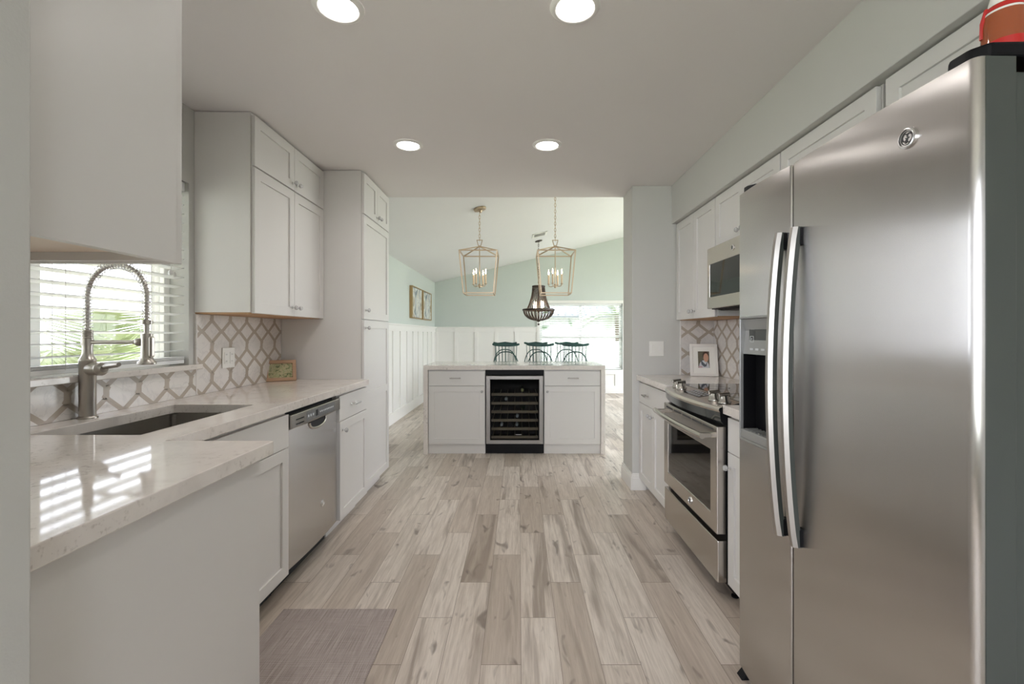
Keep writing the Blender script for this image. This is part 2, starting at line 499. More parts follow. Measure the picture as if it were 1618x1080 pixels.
# ================================================================== SETTING
b = B(); b.box(XBL - .2, XDR + .2, YB - .2, YF + .2, -0.12, 0.0)
struct(b.build('floor', 'floor'))

# kitchen ceiling with the far edge over the opening
b = B(); b.box(XBL - .2, XR + .2, YB - .2, YK, ZC, ZC + .12)
struct(b.build('ceiling', 'ceiling'))
# wall over the opening, on the dining side (above the kitchen ceiling)
b = B(); b.prism([(XDL - .2, ZC + .12), (XDR + .2, ZC + .12), (XDR + .2, slope(XDR + .2)), (XDL - .2, slope(XDL - .2) + .35)], lambda p, q, t: (p, t, q), YK - .12, YK)
struct(b.build('wall_header', 'dining_wall'))
# sloped dining ceiling
b = B(); b.prism([(XDL - .2, slope(XDL - .2)), (XDR + .2, slope(XDR + .2)), (XDR + .2, slope(XDR + .2) + .12), (XDL - .2, slope(XDL - .2) + .12)], lambda p, q, t: (p, t, q), YK, YF + .2)
struct(b.build('ceiling_dining', 'dining_ceiling'))

# left kitchen wall with the window hole
WY0, WY1, WZ0, WZ1 = 1.12, 2.452, 1.09, 2.05
b = B()
b.cells([0.58, WY0, WY1, YK - .02], [0, WZ0, WZ1, ZC], lambda p, q: not (WY0 < p < WY1 and WZ0 < q < WZ1), lambda p, q, t: (t, p, q), XL - .20, XL)
struct(b.build('wall_left', 'wall'))
# stub wall near the camera on the left
b = B(); b.box(XBL, -0.733, 0.57, 0.70, 0, ZC, 0.004)
struct(b.build('wall_near_left', 'wall'))
b = B(); b.box(XBL - .15, XBL, YB, 0.70, 0, ZC)
struct(b.build('wall_living_left', 'wall'))
# right kitchen wall and the stub wall at its end
b = B(); b.box(XR, XR + .12, YB, YK - .32, 0, ZC)
struct(b.build('wall_right', 'wall'))
b = B(); b.box(0.913, XR + .12, 3.75, YK, 0, ZC, 0.004)
struct(b.build('wall_stub_right', 'wall'))
b = B(); b.box(1.23, XR, YB, 3.75, 2.14, ZC, 0.003)
struct(b.build('ceiling_soffit', 'wall'))
# wall behind the camera, its wide glazed opening added for fill light
b = B()
b.cells([XBL, -2.8, 0.75, XR], [0, 0.5, 2.35, ZC], lambda p, q: not (-2.8 < p < 0.75 and .5 < q < 2.35), lambda p, q, t: (p, t, q), YB - .12, YB)
struct(b.build('wall_back', 'wall'))
# dining walls
b = B(); b.box(XDL - .15, XDL, YK - .02, YF, 0, slope(XDL))
struct(b.build('wall_dining_left', 'dining_wall'))
DWX0, DWX1, DWZ0, DWZ1 = 0.44, 2.19, 0.50, 1.90
b = B()
b.cells([XDL - .15, DWX0, DWX1, XDR + .15], [0, DWZ0, DWZ1, slope(XDL)], lambda p, q: not (DWX0 < p < DWX1 and DWZ0 < q < DWZ1), lambda p, q, t: (p, t, q), YF, YF + .15)
b.prism([(XDL - .15, slope(XDL)), (XDR + .15, slope(XDL)), (XDR + .15, slope(XDR + .15))], lambda p, q, t: (p, t, q), YF, YF + .15)
struct(b.build('wall_far', 'dining_wall'))
SY0, SY1, SZ1 = 4.5, 9.3, 2.40
b = B()
b.cells([YK, SY0, SY1, YF], [0, .04, SZ1, slope(XDR)], lambda p, q: not (SY0 < p < SY1 and .04 < q < SZ1), lambda p, q, t: (t, p, q), XDR, XDR + .15)
struct(b.build('wall_dining_right', 'dining_wall'))
b = B(); b.box(XR + .12, XDR, YK - .12, YK, 0, ZC + .12)
struct(b.build('wall_dining_near', 'dining_wall'))

# glazing; unseen window behind the camera and dining right door bring fill daylight
def glazed(name, axis, plane, a0, a1, z0, z1, mull, fw=0.05, glass='pane'):
    b = B()
    mp = (lambda p, q, t: (t, p, q)) if axis == 'x' else (lambda p, q, t: (p, t, q))
    edges = [a0] + mull + [a1]
    ps = sorted({a0, a1, a0 + fw, a1 - fw, *[m_ - fw / 2 for m_ in mull], *[m_ + fw / 2 for m_ in mull]})
    qs = [z0, z0 + fw, z1 - fw, z1]
    def ins(p, q):
        if q < z0 + fw or q > z1 - fw or p < a0 + fw or p > a1 - fw: return True
        return any(abs(p - m_) < fw / 2 for m_ in mull)
    b.cells(ps, qs, ins, mp, plane - .025, plane + .025, 0.003)
    o = struct(b.build(name, 'trim'))
    b = B()
    if axis == 'x': b.box(plane - .003, plane + .003, a0 + fw, a1 - fw, z0 + fw, z1 - fw)
    else: b.box(a0 + fw, a1 - fw, plane - .003, plane + .003, z0 + fw, z1 - fw)
    b.build('pane', glass, o)
    return o
glazed('fill_window', 'y', YB - .06, -2.8, 0.75, .5, 2.35, [-1.62, -.43])  # unseen window, put in for frontal fill daylight
glazed('unseen_fill_door', 'x', XDR + .08, SY0, SY1, .04, SZ1, [6.1, 7.7])  # unseen glass door, widened so more daylight fills the dining room
glazed('window_1', 'x', XL - .125, WY0, WY1, WZ0, WZ1, [1.77], 0.04, 'kitchen_pane')
w2 = glazed('window_2', 'y', YF + .10, DWX0, DWX1, DWZ0, DWZ1, [1.31], 0.05, 'tinted_pane')
b = B(); b.box(DWX0 + .05, DWX1 - .05, YF + .07, YF + .13, 1.165, 1.21, .003)
b.build('meeting_rail', 'trim', w2)
portal((XL - .22, (WY0 + WY1) / 2, (WZ0 + WZ1) / 2), (0, -PI / 2, 0), WZ1 - WZ0, WY1 - WY0)
portal(((DWX0 + DWX1) / 2, YF + .2, (DWZ0 + DWZ1) / 2), (-PI / 2, 0, 0), DWX1 - DWX0, DWZ1 - DWZ0)
portal((XDR + .2, (SY0 + SY1) / 2, SZ1 / 2), (0, PI / 2, 0), SZ1, SY1 - SY0)
portal((-1.025, YB - .2, 1.425), (PI / 2, 0, 0), 3.55, 1.85)

# baseboards
def baseboard(name, pts_fn):
    b = B(); pts_fn(b); return struct(b.build(name, 'trim'))
def bb_seg(b, face, plane, a0, a1, h=.135):
    b.fbox(face, plane, a0, a1, 0, h * .72, 0, .016, .002)
    b.fbox(face, plane, a0, a1, h * .70, h * .86, 0, .012, .003)
    b.fbox(face, plane, a0, a1, h * .84, h, 0, .008, .003)
def f_(b):
    bb_seg(b, '-x', 0.913, 3.734, YK + .016)
    bb_seg(b, '-y', 3.75, 0.9135, 1.02)
    bb_seg(b, '+y', YK, 0.9135, XDR)
baseboard('baseboard_stub', f_)
baseboard('baseboard_dining_right', lambda b: (bb_seg(b, '-x', XDR, YK, SY0), bb_seg(b, '-x', XDR, SY1, YF)))

# board and batten wainscot
WT = 1.385
def wainscot(b, face, plane, a0, a1, skip=None):
    segs = [(a0, a1, WT)] if not skip else [(a0, skip[0], WT), (skip[0], skip[1], skip[2]), (skip[1], a1, WT)]
    for s0, s1, top in segs:
        b.fbox(face, plane, s0, s1, 0, top, 0, .006)
        b.fbox(face, plane, s0, s1, 0, .16, 0, .026, .003)
        if top == WT:
            b.fbox(face, plane, s0, s1, WT - .09, WT, 0, .024, .002)
            b.fbox(face, plane, s0, s1, WT - .005, WT + .018, 0, .045, .004)
        else:
            b.fbox(face, plane, s0, s1, top - .07, top, 0, .024, .002)
    n = int(round((a1 - a0) / 0.42)); st = (a1 - a0) / n
    for k in range(n + 1):
        a = a0 + k * st
        top = WT - .08
        if skip and skip[0] - .04 < a < skip[1] + .04: top = skip[2] - .06
        b.fbox(face, plane, a - .035, a + .035, .15, top, 0, .022, .002)
b = B(); wainscot(b, '+x', XDL, YK, YF - .01); struct(b.build('trim_1', 'trim'))
b = B(); wainscot(b, '-y', YF, XDL + .03, XDR - .02, (DWX0 - .06, DWX1 + .06, DWZ0 - .03)); struct(b.build('trim_2', 'trim'))
# window casing of the far window
b = B()
b.cells([DWX0 - .06, DWX0, DWX1, DWX1 + .06], [DWZ0 - .05, DWZ0, DWZ1, DWZ1 + .06], lambda p, q: not (DWX0 < p < DWX1 and DWZ0 < q < DWZ1), lambda p, q, t: (p, t, q), YF - .028, YF, .003)
struct(b.build('trim_3', 'trim'))
# kitchen window sill of quartz
b = B(); b.box(XL - .098, XL + .001, WY0 + .001, WY1 - .001, WZ0 - .017, WZ0 + .005, .002); b.box(XL + .001, XL + .035, WY0 - .05, WY1 + .06, WZ0 - .022, WZ0 + .005, .003)
struct(b.build('trim_4', 'quartz'))

# ------------------------------------------------------------------ backsplash of interlaced trellis tile
def clip(poly, axis, val, keep_less):
    out = []
    for i in range(len(poly)):
        a, c = poly[i], poly[(i + 1) % len(poly)]
        ia = (a[axis] <= val) if keep_less else (a[axis] >= val)
        ic = (c[axis] <= val) if keep_less else (c[axis] >= val)
        if ia: out.append(a)
        if ia != ic:
            t = (val - a[axis]) / (c[axis] - a[axis])
            out.append((a[0] + t * (c[0] - a[0]), a[1] + t * (c[1] - a[1])))
    return out
def trellis(b, rects, mp, a_w, z_w, P, V, wdt=0.0235):
    def strip(p, q, w):
        d = Vector((q[0] - p[0], q[1] - p[1])); d.normalize(); n = Vector((-d.y, d.x)) * w / 2
        return [(p[0] + n.x, p[1] + n.y), (p[0] - n.x, p[1] - n.y), (q[0] - n.x, q[1] - n.y), (q[0] + n.x, q[1] + n.y)]
    polys = []
    for i in range(-30, 31):
        for j in range(-8, 9):
            wx, wz = a_w + i * P, z_w + j * V
            polys.append((strip((wx, wz - .030), (wx, wz + .030), wdt * 1.25), 0.0003))
            polys.append((strip((wx - wdt * .62, wz - .024), (wx + wdt * .62, wz + .024), wdt * .8), 0.0006))
            kx, kz = wx + P / 2, wz + V / 2
            polys.append((strip((kx - .017, kz), (kx + .017, kz), wdt * 1.1), 0.0004))
            for sx in (-1, 1):
                for sz in (-1, 1):
                    polys.append((strip((wx, wz + sz * .024), (wx + sx * (P / 2 - .008), wz + sz * (V / 2 - .003)), wdt * .92), 0.0002 + .0001 * (sx * sz > 0)))
    for r in rects:
        for pl, h in polys:
            q = pl
            for ax, val, less in ((0, r[0], False), (0, r[1], True), (1, r[2], False), (1, r[3], True)):
                q = clip(q, ax, val, less)
                if len(q) < 3: break
            if len(q) >= 3:
                try: b.poly([mp(p_, z_, h) for p_, z_ in q], 1)
                except ValueError: pass
TP, TV = 0.168, 0.172
rl = [(0.71, 2.495, CT + .001, WZ0 - .023), (2.50, 3.386, CT + .001, 1.362)]
b = B()
for r in rl: b.box(XL + .0005, XL + .009, r[0], r[1], r[2], r[3])
b.box(XL + .0005, XL + .011, 2.492, 2.502, CT + .001, 1.362, .001)
trellis(b, rl, lambda a, z, h: (XL + .009 + h, a, z), 2.455, 1.012, TP, TV)
struct(b.build('wall_backsplash_left', ['marble', 'taupe']))
b = B()
rr = [(1.78, 3.7405, CT + .001, 1.362)]
for r in rr: b.box(XR - .009, XR - .0005, r[0], r[1], r[2], r[3])
trellis(b, rr, lambda a, z, h: (XR - .009 - h, a, z), 3.505, 1.185, TP, TV)
rs_ = [(1.306, XR - .0095, CT + .001, 1.362)]
for r in rs_: b.box(r[0], r[1], 3.741, 3.7495, r[2], r[3])
b.box(1.296, 1.306, 3.739, 3.7495, CT + .001, 1.362, .001)
trellis(b, rs_, lambda a, z, h: (a, 3.741 - h, z), 1.443, 1.185, TP, TV)
struct(b.build('wall_backsplash_right', ['marble', 'taupe']))

# ================================================================== CABINETS
def shaker(parent, face, plane, a0, a1, z0, z1, t=.02, rail=.057, mid=None, name='door'):
    b = B(); g = .0015
    a0 += g; a1 -= g; z0 += g; z1 -= g
    ps = [a0, a0 + rail, a1 - rail, a1]
    qs = [z0, z0 + rail] + ([mid - rail / 2, mid + rail / 2] if mid else []) + [z1 - rail, z1]
    def ins(p, q):
        if p < a0 + rail or p > a1 - rail or q < z0 + rail or q > z1 - rail: return True
        return bool(mid and abs(q - mid) < rail / 2)
    s = 1 if face[0] == '+' else -1
    mp = (lambda p, q, n: (plane + s * n, p, q)) if face[1] == 'x' else (lambda p, q, n: (p, plane + s * n, q))
    b.cells(ps, qs, ins, mp, 0.001, t, .0015)
    b.fbox(face, plane, a0 + rail - .003, a1 - rail + .003, z0 + rail - .003, z1 - rail + .003, .001, t - .009)
    return b.build(name, 'cab', parent)
def slab_front(parent, face, plane, a0, a1, z0, z1, t=.02, name='drawer'):
    b = B(); g = .0015
    b.fbox(face, plane, a0 + g, a1 - g, z0 + g, z1 - g, .001, t, .002)
    return b.build(name, 'cab', parent)
NV = {'+x': Vector((1, 0, 0)), '-x': Vector((-1, 0, 0)), '+y': Vector((0, 1, 0)), '-y': Vector((0, -1, 0))}
def fpt(face, plane, a, z, n):
    s = 1 if face[0] == '+' else -1
    return Vector((plane + s * n, a, z)) if face[1] == 'x' else Vector((a, plane + s * n, z))
def knob(parent, face, plane, a, z, n=.02):
    b = B(); c = fpt(face, plane, a, z, n)
    b.lathe([(.008, 0), (.008, .003), (.0045, .005), (.0045, .014), (.007, .016)], c, NV[face], 12, 0)
    b.lathe([(.006, .016), (.0125, .019), (.0145, .026), (.012, .033), (.005, .036)], c, NV[face], 8, 1)
    return b.build('knob', ['chrome', 'crystal'], parent, 35)
def pull(parent, face, plane, a, z, n=.02, L=.10, m_='pull'):
    b = B()
    ua = Vector((0, 1, 0)) if face[1] == 'x' else Vector((1, 0, 0))
    c = fpt(face, plane, a, z, n)
    for sgn in (-1, 1):
        p = c + ua * sgn * L * .36
        b.lathe([(.006, 0), (.0045, .004), (.0045, .024)], p, NV[face], 10)
    b.obox(c + NV[face] * .028, ua, NV[face], (0, 0, 1), L / 2, .0055, .0055, .002)
    return b.build('pull_handle', m_, parent)
def base_body(parent, face, plane, back, a0, a1, z1=.885, toe=.065, panel=None):
    """plane = face-frame plane; back = wall side"""
    b = B()
    lo, hi = sorted((plane, back))
    if face[1] == 'x': b.box(lo, hi, a0 + .0005, a1 - .0005, .10, z1)
    else: b.box(a0 + .0005, a1 - .0005, lo, hi, .10, z1)
    o = b.build('carcass', 'cab', parent)
    b = B()
    s = 1 if face[0] == '+' else -1
    t0 = plane - s * toe
    lo, hi = sorted((t0, back))
    if face[1] == 'x': b.box(lo, hi, a0 + .0005, a1 - .0005, 0, .10)
    else: b.box(a0 + .0005, a1 - .0005, lo, hi, 0, .10)
    b.build('toe_kick', 'cab', parent)
    return o
ZB0, ZB1 = .10, .872           # door bottom, drawer top
ZS = .712                      # split between drawer and door

# --- left run: sink cabinet
XF = -1.128                    # face frame plane of left base units
wb = XL + .012
c = thing('sink_cabinet', 'white base cabinet under the sink, with a plain false front above two panelled doors', 'cabinet', (-1.4, 1.85, 0))
b = B()   # carcass open at the top for the sink bowl
b.box(wb, XF, 2.223, 2.2395, .10, .885); b.box(wb, XF, 1.4405, 1.457, .10, .885); b.box(wb, XF, 1.457, 2.223, .10, .118)
b.box(wb, wb + .016, 1.457, 2.223, .118, .885); b.box(XF - .018, XF, 1.457, 2.223, .118, .885)
b.build('carcass', 'cab', c)
b = B(); b.box(wb, XF - .065, 1.4405, 2.2395, 0, .10); b.build('toe_kick', 'gap', c)
slab_front(c, '+x', XF, 1.44, 2.24, ZS, ZB1, name='false_front')
for a0, a1, ka in ((1.44, 1.84, 1.80), (1.84, 2.24, 1.88)):
    d = shaker(c, '+x', XF, a0, a1, ZB0, ZS); knob(d, '+x', XF, ka, .655)

# --- dishwasher
dw = thing('dishwasher', 'stainless steel dishwasher with a pocket handle between white base cabinets', 'dishwasher', (-1.4, 2.55, 0))
DY0, DY1, DXF = 2.245, 2.865, -1.122
b = B(); b.box(wb, DXF - .03, DY0 + .004, DY1 - .004, .105, .884); b.build('tub', 'black', dw)
b = B(); b.box(wb, DXF - .075, DY0 + .004, DY1 - .004, 0, .105); b.build('toe_panel', 'gap', dw)
b = B()     # door: gently bowed skin with a scooped pocket
n = 14
ym = (DY0 + DY1) / 2
def dwx(a): return DXF + .012 * (1 - ((a - ym) / .31) ** 2)
prof = [(dwx(DY0 + .004 + (DY1 - DY0 - .008) * k / n), DY0 + .004 + (DY1 - DY0 - .008) * k / n) for k in range(n + 1)]
poly = [(DXF - .03, DY0 + .004)] + prof + [(DXF - .03, DY1 - .004)]
b.prism(poly, lambda p, q, t: (p, q, t), .108, .787, 0, 0, True)
door = b.build('door', 'steel', dw, 40)
b = B()
b.prism([(-.125, 0), (.125, 0), (.118, -.022), (.09, -.040), (.045, -.050), (0, -.053), (-.045, -.050), (-.09, -.040), (-.118, -.022)], lambda p, q, t: (t, ym + .01 + p * .82, .787 + q * .70), DXF + .005, DXF + .0135)
b.build('handle_pocket', 'black', door)
b = B()
arc = [(ym + .01 + 0.104 * math.cos(a), .786 - .041 * math.sin(a) ** 0.8 if math.sin(a) > 0 else .787) for a in [PI * k / 16 for k in range(17)]]
b.tube([(DXF + .014, a, z) for a, z in arc], .007, 8)
b.build('pocket_lip', 'handle_steel', door)
b = B(); cc = Vector((dwx(2.63) - .002, 2.63, .30)); b.lathe([(.020, 0), (.020, .004), (.017, .006), (.017, .0045), (.002, .0045)], cc, (1, 0, 0), 24)
b.tube([cc + Vector((.006, .009 * math.cos(t), .009 * math.sin(t))) for t in [k * .5 for k in range(11)]], .0013, 6)
b.build('emblem', 'chrome', door)
b = B(); b.box(DXF - .02, DXF + .022, DY0 + .002, DY1 - .002, .792, .862, .004)
cp = b.build('control_panel', 'handle_steel', dw)
for k in range(2):
    b = B(); b.fbox('+x', DXF + .022, DY0 + .05, DY0 + .135, .829 - k * .022, .835 - k * .022, -.001, .0006)
    b.build('vent_slit', 'black', cp)
b = B()
b.fbox('+x', DXF + .022, ym - .035, ym - .008, .812, .845, -.001, .0006)
b.build('display', 'black', cp)
b = B()
b.fbox('+x', DXF + .022, ym - .145, ym + .22, .803, .852, -.001, .0003)
b.build('touch_strip', mat('touch_strip_grey', (.38, .39, .40, 1), .25, .8), cp)
b = B()
for k in range(9):
    a = ym + .015 + k * .022
    b = B(); b.fbox('+x', DXF + .022, a, a + .012, .824, .832, 0, .0008); b.build('button', 'button', cp)
for k in range(3):
    b = B(); b.fbox('+x', DXF + .022, ym - .13 + k * .028, ym - .115 + k * .028, .822, .834, 0, .0008); b.build('button', 'button', cp)

# --- drawer base next to the pantry
c = thing('base_cabinet', 'white base cabinet between dishwasher and tall pantry, one drawer over one door', 'cabinet', (-1.4, 3.13, 0))
base_body(c, '+x', XF, wb, 2.87, 3.388)
d = slab_front(c, '+x', XF, 2.872, 3.385, ZS, ZB1); pull(d, '+x', XF, 3.12, .795, m_='chrome', L=.115)
d = shaker(c, '+x', XF, 2.872, 3.385, ZB0, ZS, t=.024); knob(d, '+x', XF, 2.91, .655, .024)

# --- pantry
c = thing('pantry_cabinet', 'tall white pantry cabinet reaching the ceiling at the end of the left run', 'cabinet', (-1.4, 3.72, 0))
PX = -1.150
b = B(); b.box(XL + .002, PX, 3.39, 4.045, .10, ZC - .004); b.build('carcass', 'cab', c)
b = B(); b.box(XL + .002, PX - .06, 3.40, 4.045, 0, .10); b.build('toe_kick', 'cab', c)
d = shaker(c, '+x', PX, 3.395, 3.718, 2.135, 2.435); knob(d, '+x', PX, 3.69, 2.175)
d = shaker(c, '+x', PX, 3.718, 4.043, 2.135, 2.435); knob(d, '+x', PX, 3.746, 2.175)
d = shaker(c, '+x', PX, 3.395, 4.043, 1.362, 2.132); knob(d, '+x', PX, 3.43, 1.43)
d = shaker(c, '+x', PX, 3.395, 4.043, .10, 1.358, mid=.80); knob(d, '+x', PX, 3.43, 1.30)

# --- left wall cabinet
c = thing('wall_cabinet', 'white wall cabinet beside the kitchen window, two short doors above two tall doors', 'cabinet', (-1.58, 2.95, 1.365))
UX = -1.440
b = B(); b.box(XL + .001, UX, 2.492, 3.388, 1.372, ZC - .004, .001); b.build('carcass', 'cab', c)
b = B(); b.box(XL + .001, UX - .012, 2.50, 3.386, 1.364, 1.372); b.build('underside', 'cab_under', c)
ymid = 2.945
for a0, a1, ka in ((2.500, ymid, ymid - .03), (ymid, 3.386, ymid + .03)):
    d = shaker(c, '+x', UX, a0, a1, 2.16, 2.435); knob(d, '+x', UX, ka, 2.20)
    d = shaker(c, '+x', UX, a0, a1, 1.366, 2.155); knob(d, '+x', UX, ka, 1.42)

# --- near upper cabinet on the stub wall (end panel towards the aisle)
c = thing('wall_cabinet', 'large white wall cabinet end hanging above the peninsula, close to the camera', 'cabinet', (-1.2, .86, 1.41))
NX, NY = -.752, 1.022
NZ = 1.411
b = B()
b.box(NX - .019, NX, .702, NY, NZ, ZC - .004, .001)            # end panel
b.box(-1.735, -1.716, .702, NY, NZ, ZC - .004)
b.box(-1.716, NX - .019, .702, .715, NZ + .046, ZC - .004)
b.box(-1.716, NX - .019, .715, NY, ZC - .02, ZC - .004)
b.build('carcass', 'cab', c)
b = B(); b.box(-1.716, NX - .0195, .716, NY - .0205, NZ + .022, NZ + .040); b.build('underside', 'lit_maple', c)  # bottom board with the window's brightness put into its colour
b = B(); b.box(-1.716, NX - .0195, NY - .02, NY, NZ + .004, NZ + .05, .001); b.build('light_rail', 'cab', c)
for a0, a1, ka in ((-1.733, -1.242, -1.272), (-1.242, NX - .001, -1.212)):
    d = shaker(c, '+y', NY, a0, a1, NZ, ZC - .012); knob(d, '+y', NY, ka, NZ + .06)

# --- peninsula base
c = thing('peninsula_cabinet', 'plain white end of the peninsula base cabinet under the near counter', 'cabinet', (-1.2, 1.05, 0))
b = B(); b.box(wb, -.792, .703, 1.39, .10, .885, .001); b.build('carcass', 'cab', c)
b = B(); b.box(-.7918, -.786, .703, 1.41, 0, .885, .001); b.build('end_panel', 'cab', c)
b = B(); b.box(wb, -.795, .71, 1.335, 0, .10); b.build('toe_kick', 'cab', c)
d = shaker(c, '+y', 1.39, -1.10, -.794, ZB0, ZS); knob(d, '+y', 1.39, -1.06, .655)
d = slab_front(c, '+y', 1.39, -1.10, -.794, ZS, ZB1); pull(d, '+y', 1.39, -.95, .795)

# --- L-shaped worktop with the sink hole
SX0, SX1, SYa, SYb = -1.612, -1.237, 1.52, 2.175
b = B()
def ins(p, q):
    if SX0 < p < SX1 and SYa < q < SYb: return False
    return p < -1.092 or q < 1.437
b.cells([XL + .002, SX0, SX1, -1.092, -.757], [.702, 1.437, SYa, SYb, 3.388], ins, lambda p, q, t: (p, q, t), .8865, CT, .0025)
tag(b.build('countertop', 'quartz'), 'L-shaped white speckled quartz counter around the sink and along the peninsula', 'countertop')

# --- sink
c = thing('sink', 'undermount stainless steel sink set in the left counter', 'sink', ((SX0 + SX1) / 2, (SYa + SYb) / 2, .67))
b = B(); e = .008; zt, zb = .8855, .665
b.box(SX0 - e - .012, SX0 - e + .002, SYa - .02, SYb + .02, zb, zt); b.box(SX1 + e - .002, SX1 + e + .012, SYa - .02, SYb + .02, zb, zt)
b.box(SX0 - e, SX1 + e, SYa - e - .012, SYa - e + .002, zb, zt); b.box(SX0 - e, SX1 + e, SYb + e - .002, SYb + e + .012, zb, zt)
b.box(SX0 - e - .012, SX1 + e + .012, SYa - .02, SYb + .02, zb - .004, zb)
for cx_, cy_ in ((SX0 - e + .012, SYb + e - .012), (SX1 + e - .012, SYb + e - .012), (SX0 - e + .012, SYa - e + .012), (SX1 + e - .012, SYa - e + .012)):
    b.lathe([(.011, zb), (.011, zt - .002)], (cx_, cy_, 0), (0, 0, 1), 12)
b.build('basin', 'steel_dark', c)
b = B(); b.lathe([(.045, 0), (.045, .003), (.030, .004), (.026, -.002), (.004, -.002)], ((SX0 + SX1) / 2, 1.85, zb + .001)); b.build('drain', 'chrome', c)

# --- faucet
FX, FY = -1.688, 1.82
c = thing('faucet', 'tall brushed nickel spring neck faucet standing behind the sink', 'faucet', (FX, FY, CT))
b = B()
b.lathe([(.032, 0), (.032, .004), (.029, .008), (.0265, .010), (.0265, .222), (.0275, .224), (.0275, .230), (.025, .233), (.019, .245), (.0165, .258), (.0165, .285), (.019, .287), (.019, .297), (.016, .299), (.016, .345)], (FX, FY, CT), (0, 0, 1), 28)
b.build('body', 'nickel', c)
b = B()
for k in range(7): b.lathe([(.0162, .301 + k * .0062), (.0182, .3025 + k * .0062), (.0182, .3052 + k * .0062), (.0162, .3068 + k * .0062)], (FX, FY, CT), (0, 0, 1), 20)
b.build('ribbed_collar', 'nickel', c)
# neck path, arching towards the room over the sink
HX = FX + .232
zt0 = CT + .345; R = (HX - FX) / 2; zarc = CT + .475
path = [Vector((FX, FY, zt0 + (zarc - zt0) * k / 6)) for k in range(6)]
path += [Vector((FX + R - R * math.cos(PI * k / 24), FY, zarc + R * 1.08 * math.sin(PI * k / 24))) for k in range(25)]
path += [Vector((HX, FY, zarc - k * .0195)) for k in range(1, 6)]
b = B(); b.tube(path, .0085, 12); b.build('hose', 'nickel', c)
# spring
acc = [0]
for i in range(1, len(path)): acc.append(acc[-1] + (path[i] - path[i - 1]).length)
L = acc[-1]; turns = 46; N = turns * 12
def on_path(s):
    for i in range(1, len(acc)):
        if s <= acc[i] or i == len(acc) - 1:
            t = (s - acc[i - 1]) / (acc[i] - acc[i - 1]); p = path[i - 1].lerp(path[i], t); d = (path[i] - path[i - 1]).normalized(); return p, d
pts = []
for k in range(N + 1):
    p, d = on_path(L * k / N)
    u = Vector((0, 1, 0)); w = d.cross(u).normalized(); a = 2 * PI * turns * k / N
    pts.append(p + .0165 * (math.cos(a) * u + math.sin(a) * w))
b = B(); b.tube(pts, .0017, 5); b.build('spring', 'chrome', c)
b = B()
zh = path[-1].z
b.lathe([(.019, .006), (.019, -.010), (.0095, -.012), (.0095, -.046), (.019, -.048), (.019, -.138), (.023, -.150), (.031, -.158), (.031, -.166), (.025, -.168)], (HX, FY, zh), (0, 0, 1), 24)
b.obox((HX + .024, FY - .006, zh - .098), (1, 0, 0), (0, 1, 0), (0, 0, 1), .006, .011, .040, .005)
b.build('spray_head', 'nickel', c)
b = B(); za = zh - .080
b.tube([(FX + .016, FY, za), (HX - .018, FY, za)], .0075, 12)
b.lathe([(.013, 0), (.0155, .004), (.0155, .016), (.012, .022)], (HX - .040, FY, za), (1, 0, 0), 16)
b.lathe([(.0195, -.012), (.0195, .012)], (FX, FY, za), (0, 0, 1), 20)
b.build('holder_arm', 'nickel', c)
b = B(); zl = CT + .192
ax = Vector((.95, -.30, .02)).normalized()
b.lathe([(.024, .018), (.024, .062), (.021, .066), (.021, .070), (.026, .072), (.026, .078), (.020, .082), (.014, .095)], (FX, FY, zl), ax, 20)
b.lathe([(.009, .093), (.011, .12), (.010, .165), (.008, .178)], (FX, FY, zl), (ax + Vector((0, 0, .10))).normalized(), 12)
b.build('lever', 'nickel', c)
for q in c.children:
    pass

# ================================================================== RIGHT RUN
XG = .985                     # face frame plane, doors to .965
wr = XR - .012
c = thing('base_cabinet', 'white base cabinet between the stub wall and the range, drawer over two narrow doors', 'cabinet', (1.27, 3.36, 0))
base_body(c, '-x', XG, wr, 2.985, 3.745)
d = slab_front(c, '-x', XG, 2.99, 3.74, ZS, ZB1); pull(d, '-x', XG, 3.50, .79)
for a0, a1, ka in ((2.99, 3.365, 3.335), (3.365, 3.74, 3.395)):
    d = shaker(c, '-x', XG, a0, a1, ZB0, ZS); knob(d, '-x', XG, ka, .655)
c = thing('base_cabinet', 'narrow white base cabinet squeezed between range and refrigerator', 'cabinet', (1.27, 1.98, 0))
base_body(c, '-x', XG, wr, 1.785, 2.155)
slab_front(c, '-x', XG, 1.787, 2.152, ZS, ZB1)
d = shaker(c, '-x', XG, 1.787, 2.152, ZB0, ZS); knob(d, '-x', XG, 2.12, .645)
for y0, y1, lab in ((2.983, 3.748, 'white quartz counter in the corner beyond the range'), (1.78, 2.157, 'short white quartz counter between range and refrigerator')):
    b = B(); b.box(.945, XR - .002, y0, y1, .8865, CT, .0025)
    tag(b.build('countertop', 'quartz'), lab, 'countertop')

# --- range
RY0, RY1, RX = 2.166, 2.974, .925
rg = thing('range', 'stainless steel slide-in range with black glass cooktop on the right', 'range', (1.25, 2.57, 0))
rm = (RY0 + RY1) / 2; hw = (RY1 - RY0) / 2
b = B(); b.box(RX + .045, XR - .04, RY0 + .006, RY1 - .006, .09, .905); b.box(RX + .09, XR - .06, RY0 + .02, RY1 - .02, .03, .09)
for yy in (RY0 + .06, RY1 - .06): b.lathe([(.018, 0), (.018, .008), (.010, .010), (.010, .04)], (RX + .11, yy, 0), (0, 0, 1), 12); b.lathe([(.018, 0), (.018, .008), (.010, .010), (.010, .04)], (XR - .1, yy, 0), (0, 0, 1), 12)
b.build('body', 'black', rg)
b = B(); b.box(1.04, XR - .015, RY0 - .004, RY1 + .004, CT + .001, CT + .011, .003)
b.build('cooktop', 'glass_black', rg)
ctop = rg.children[1]
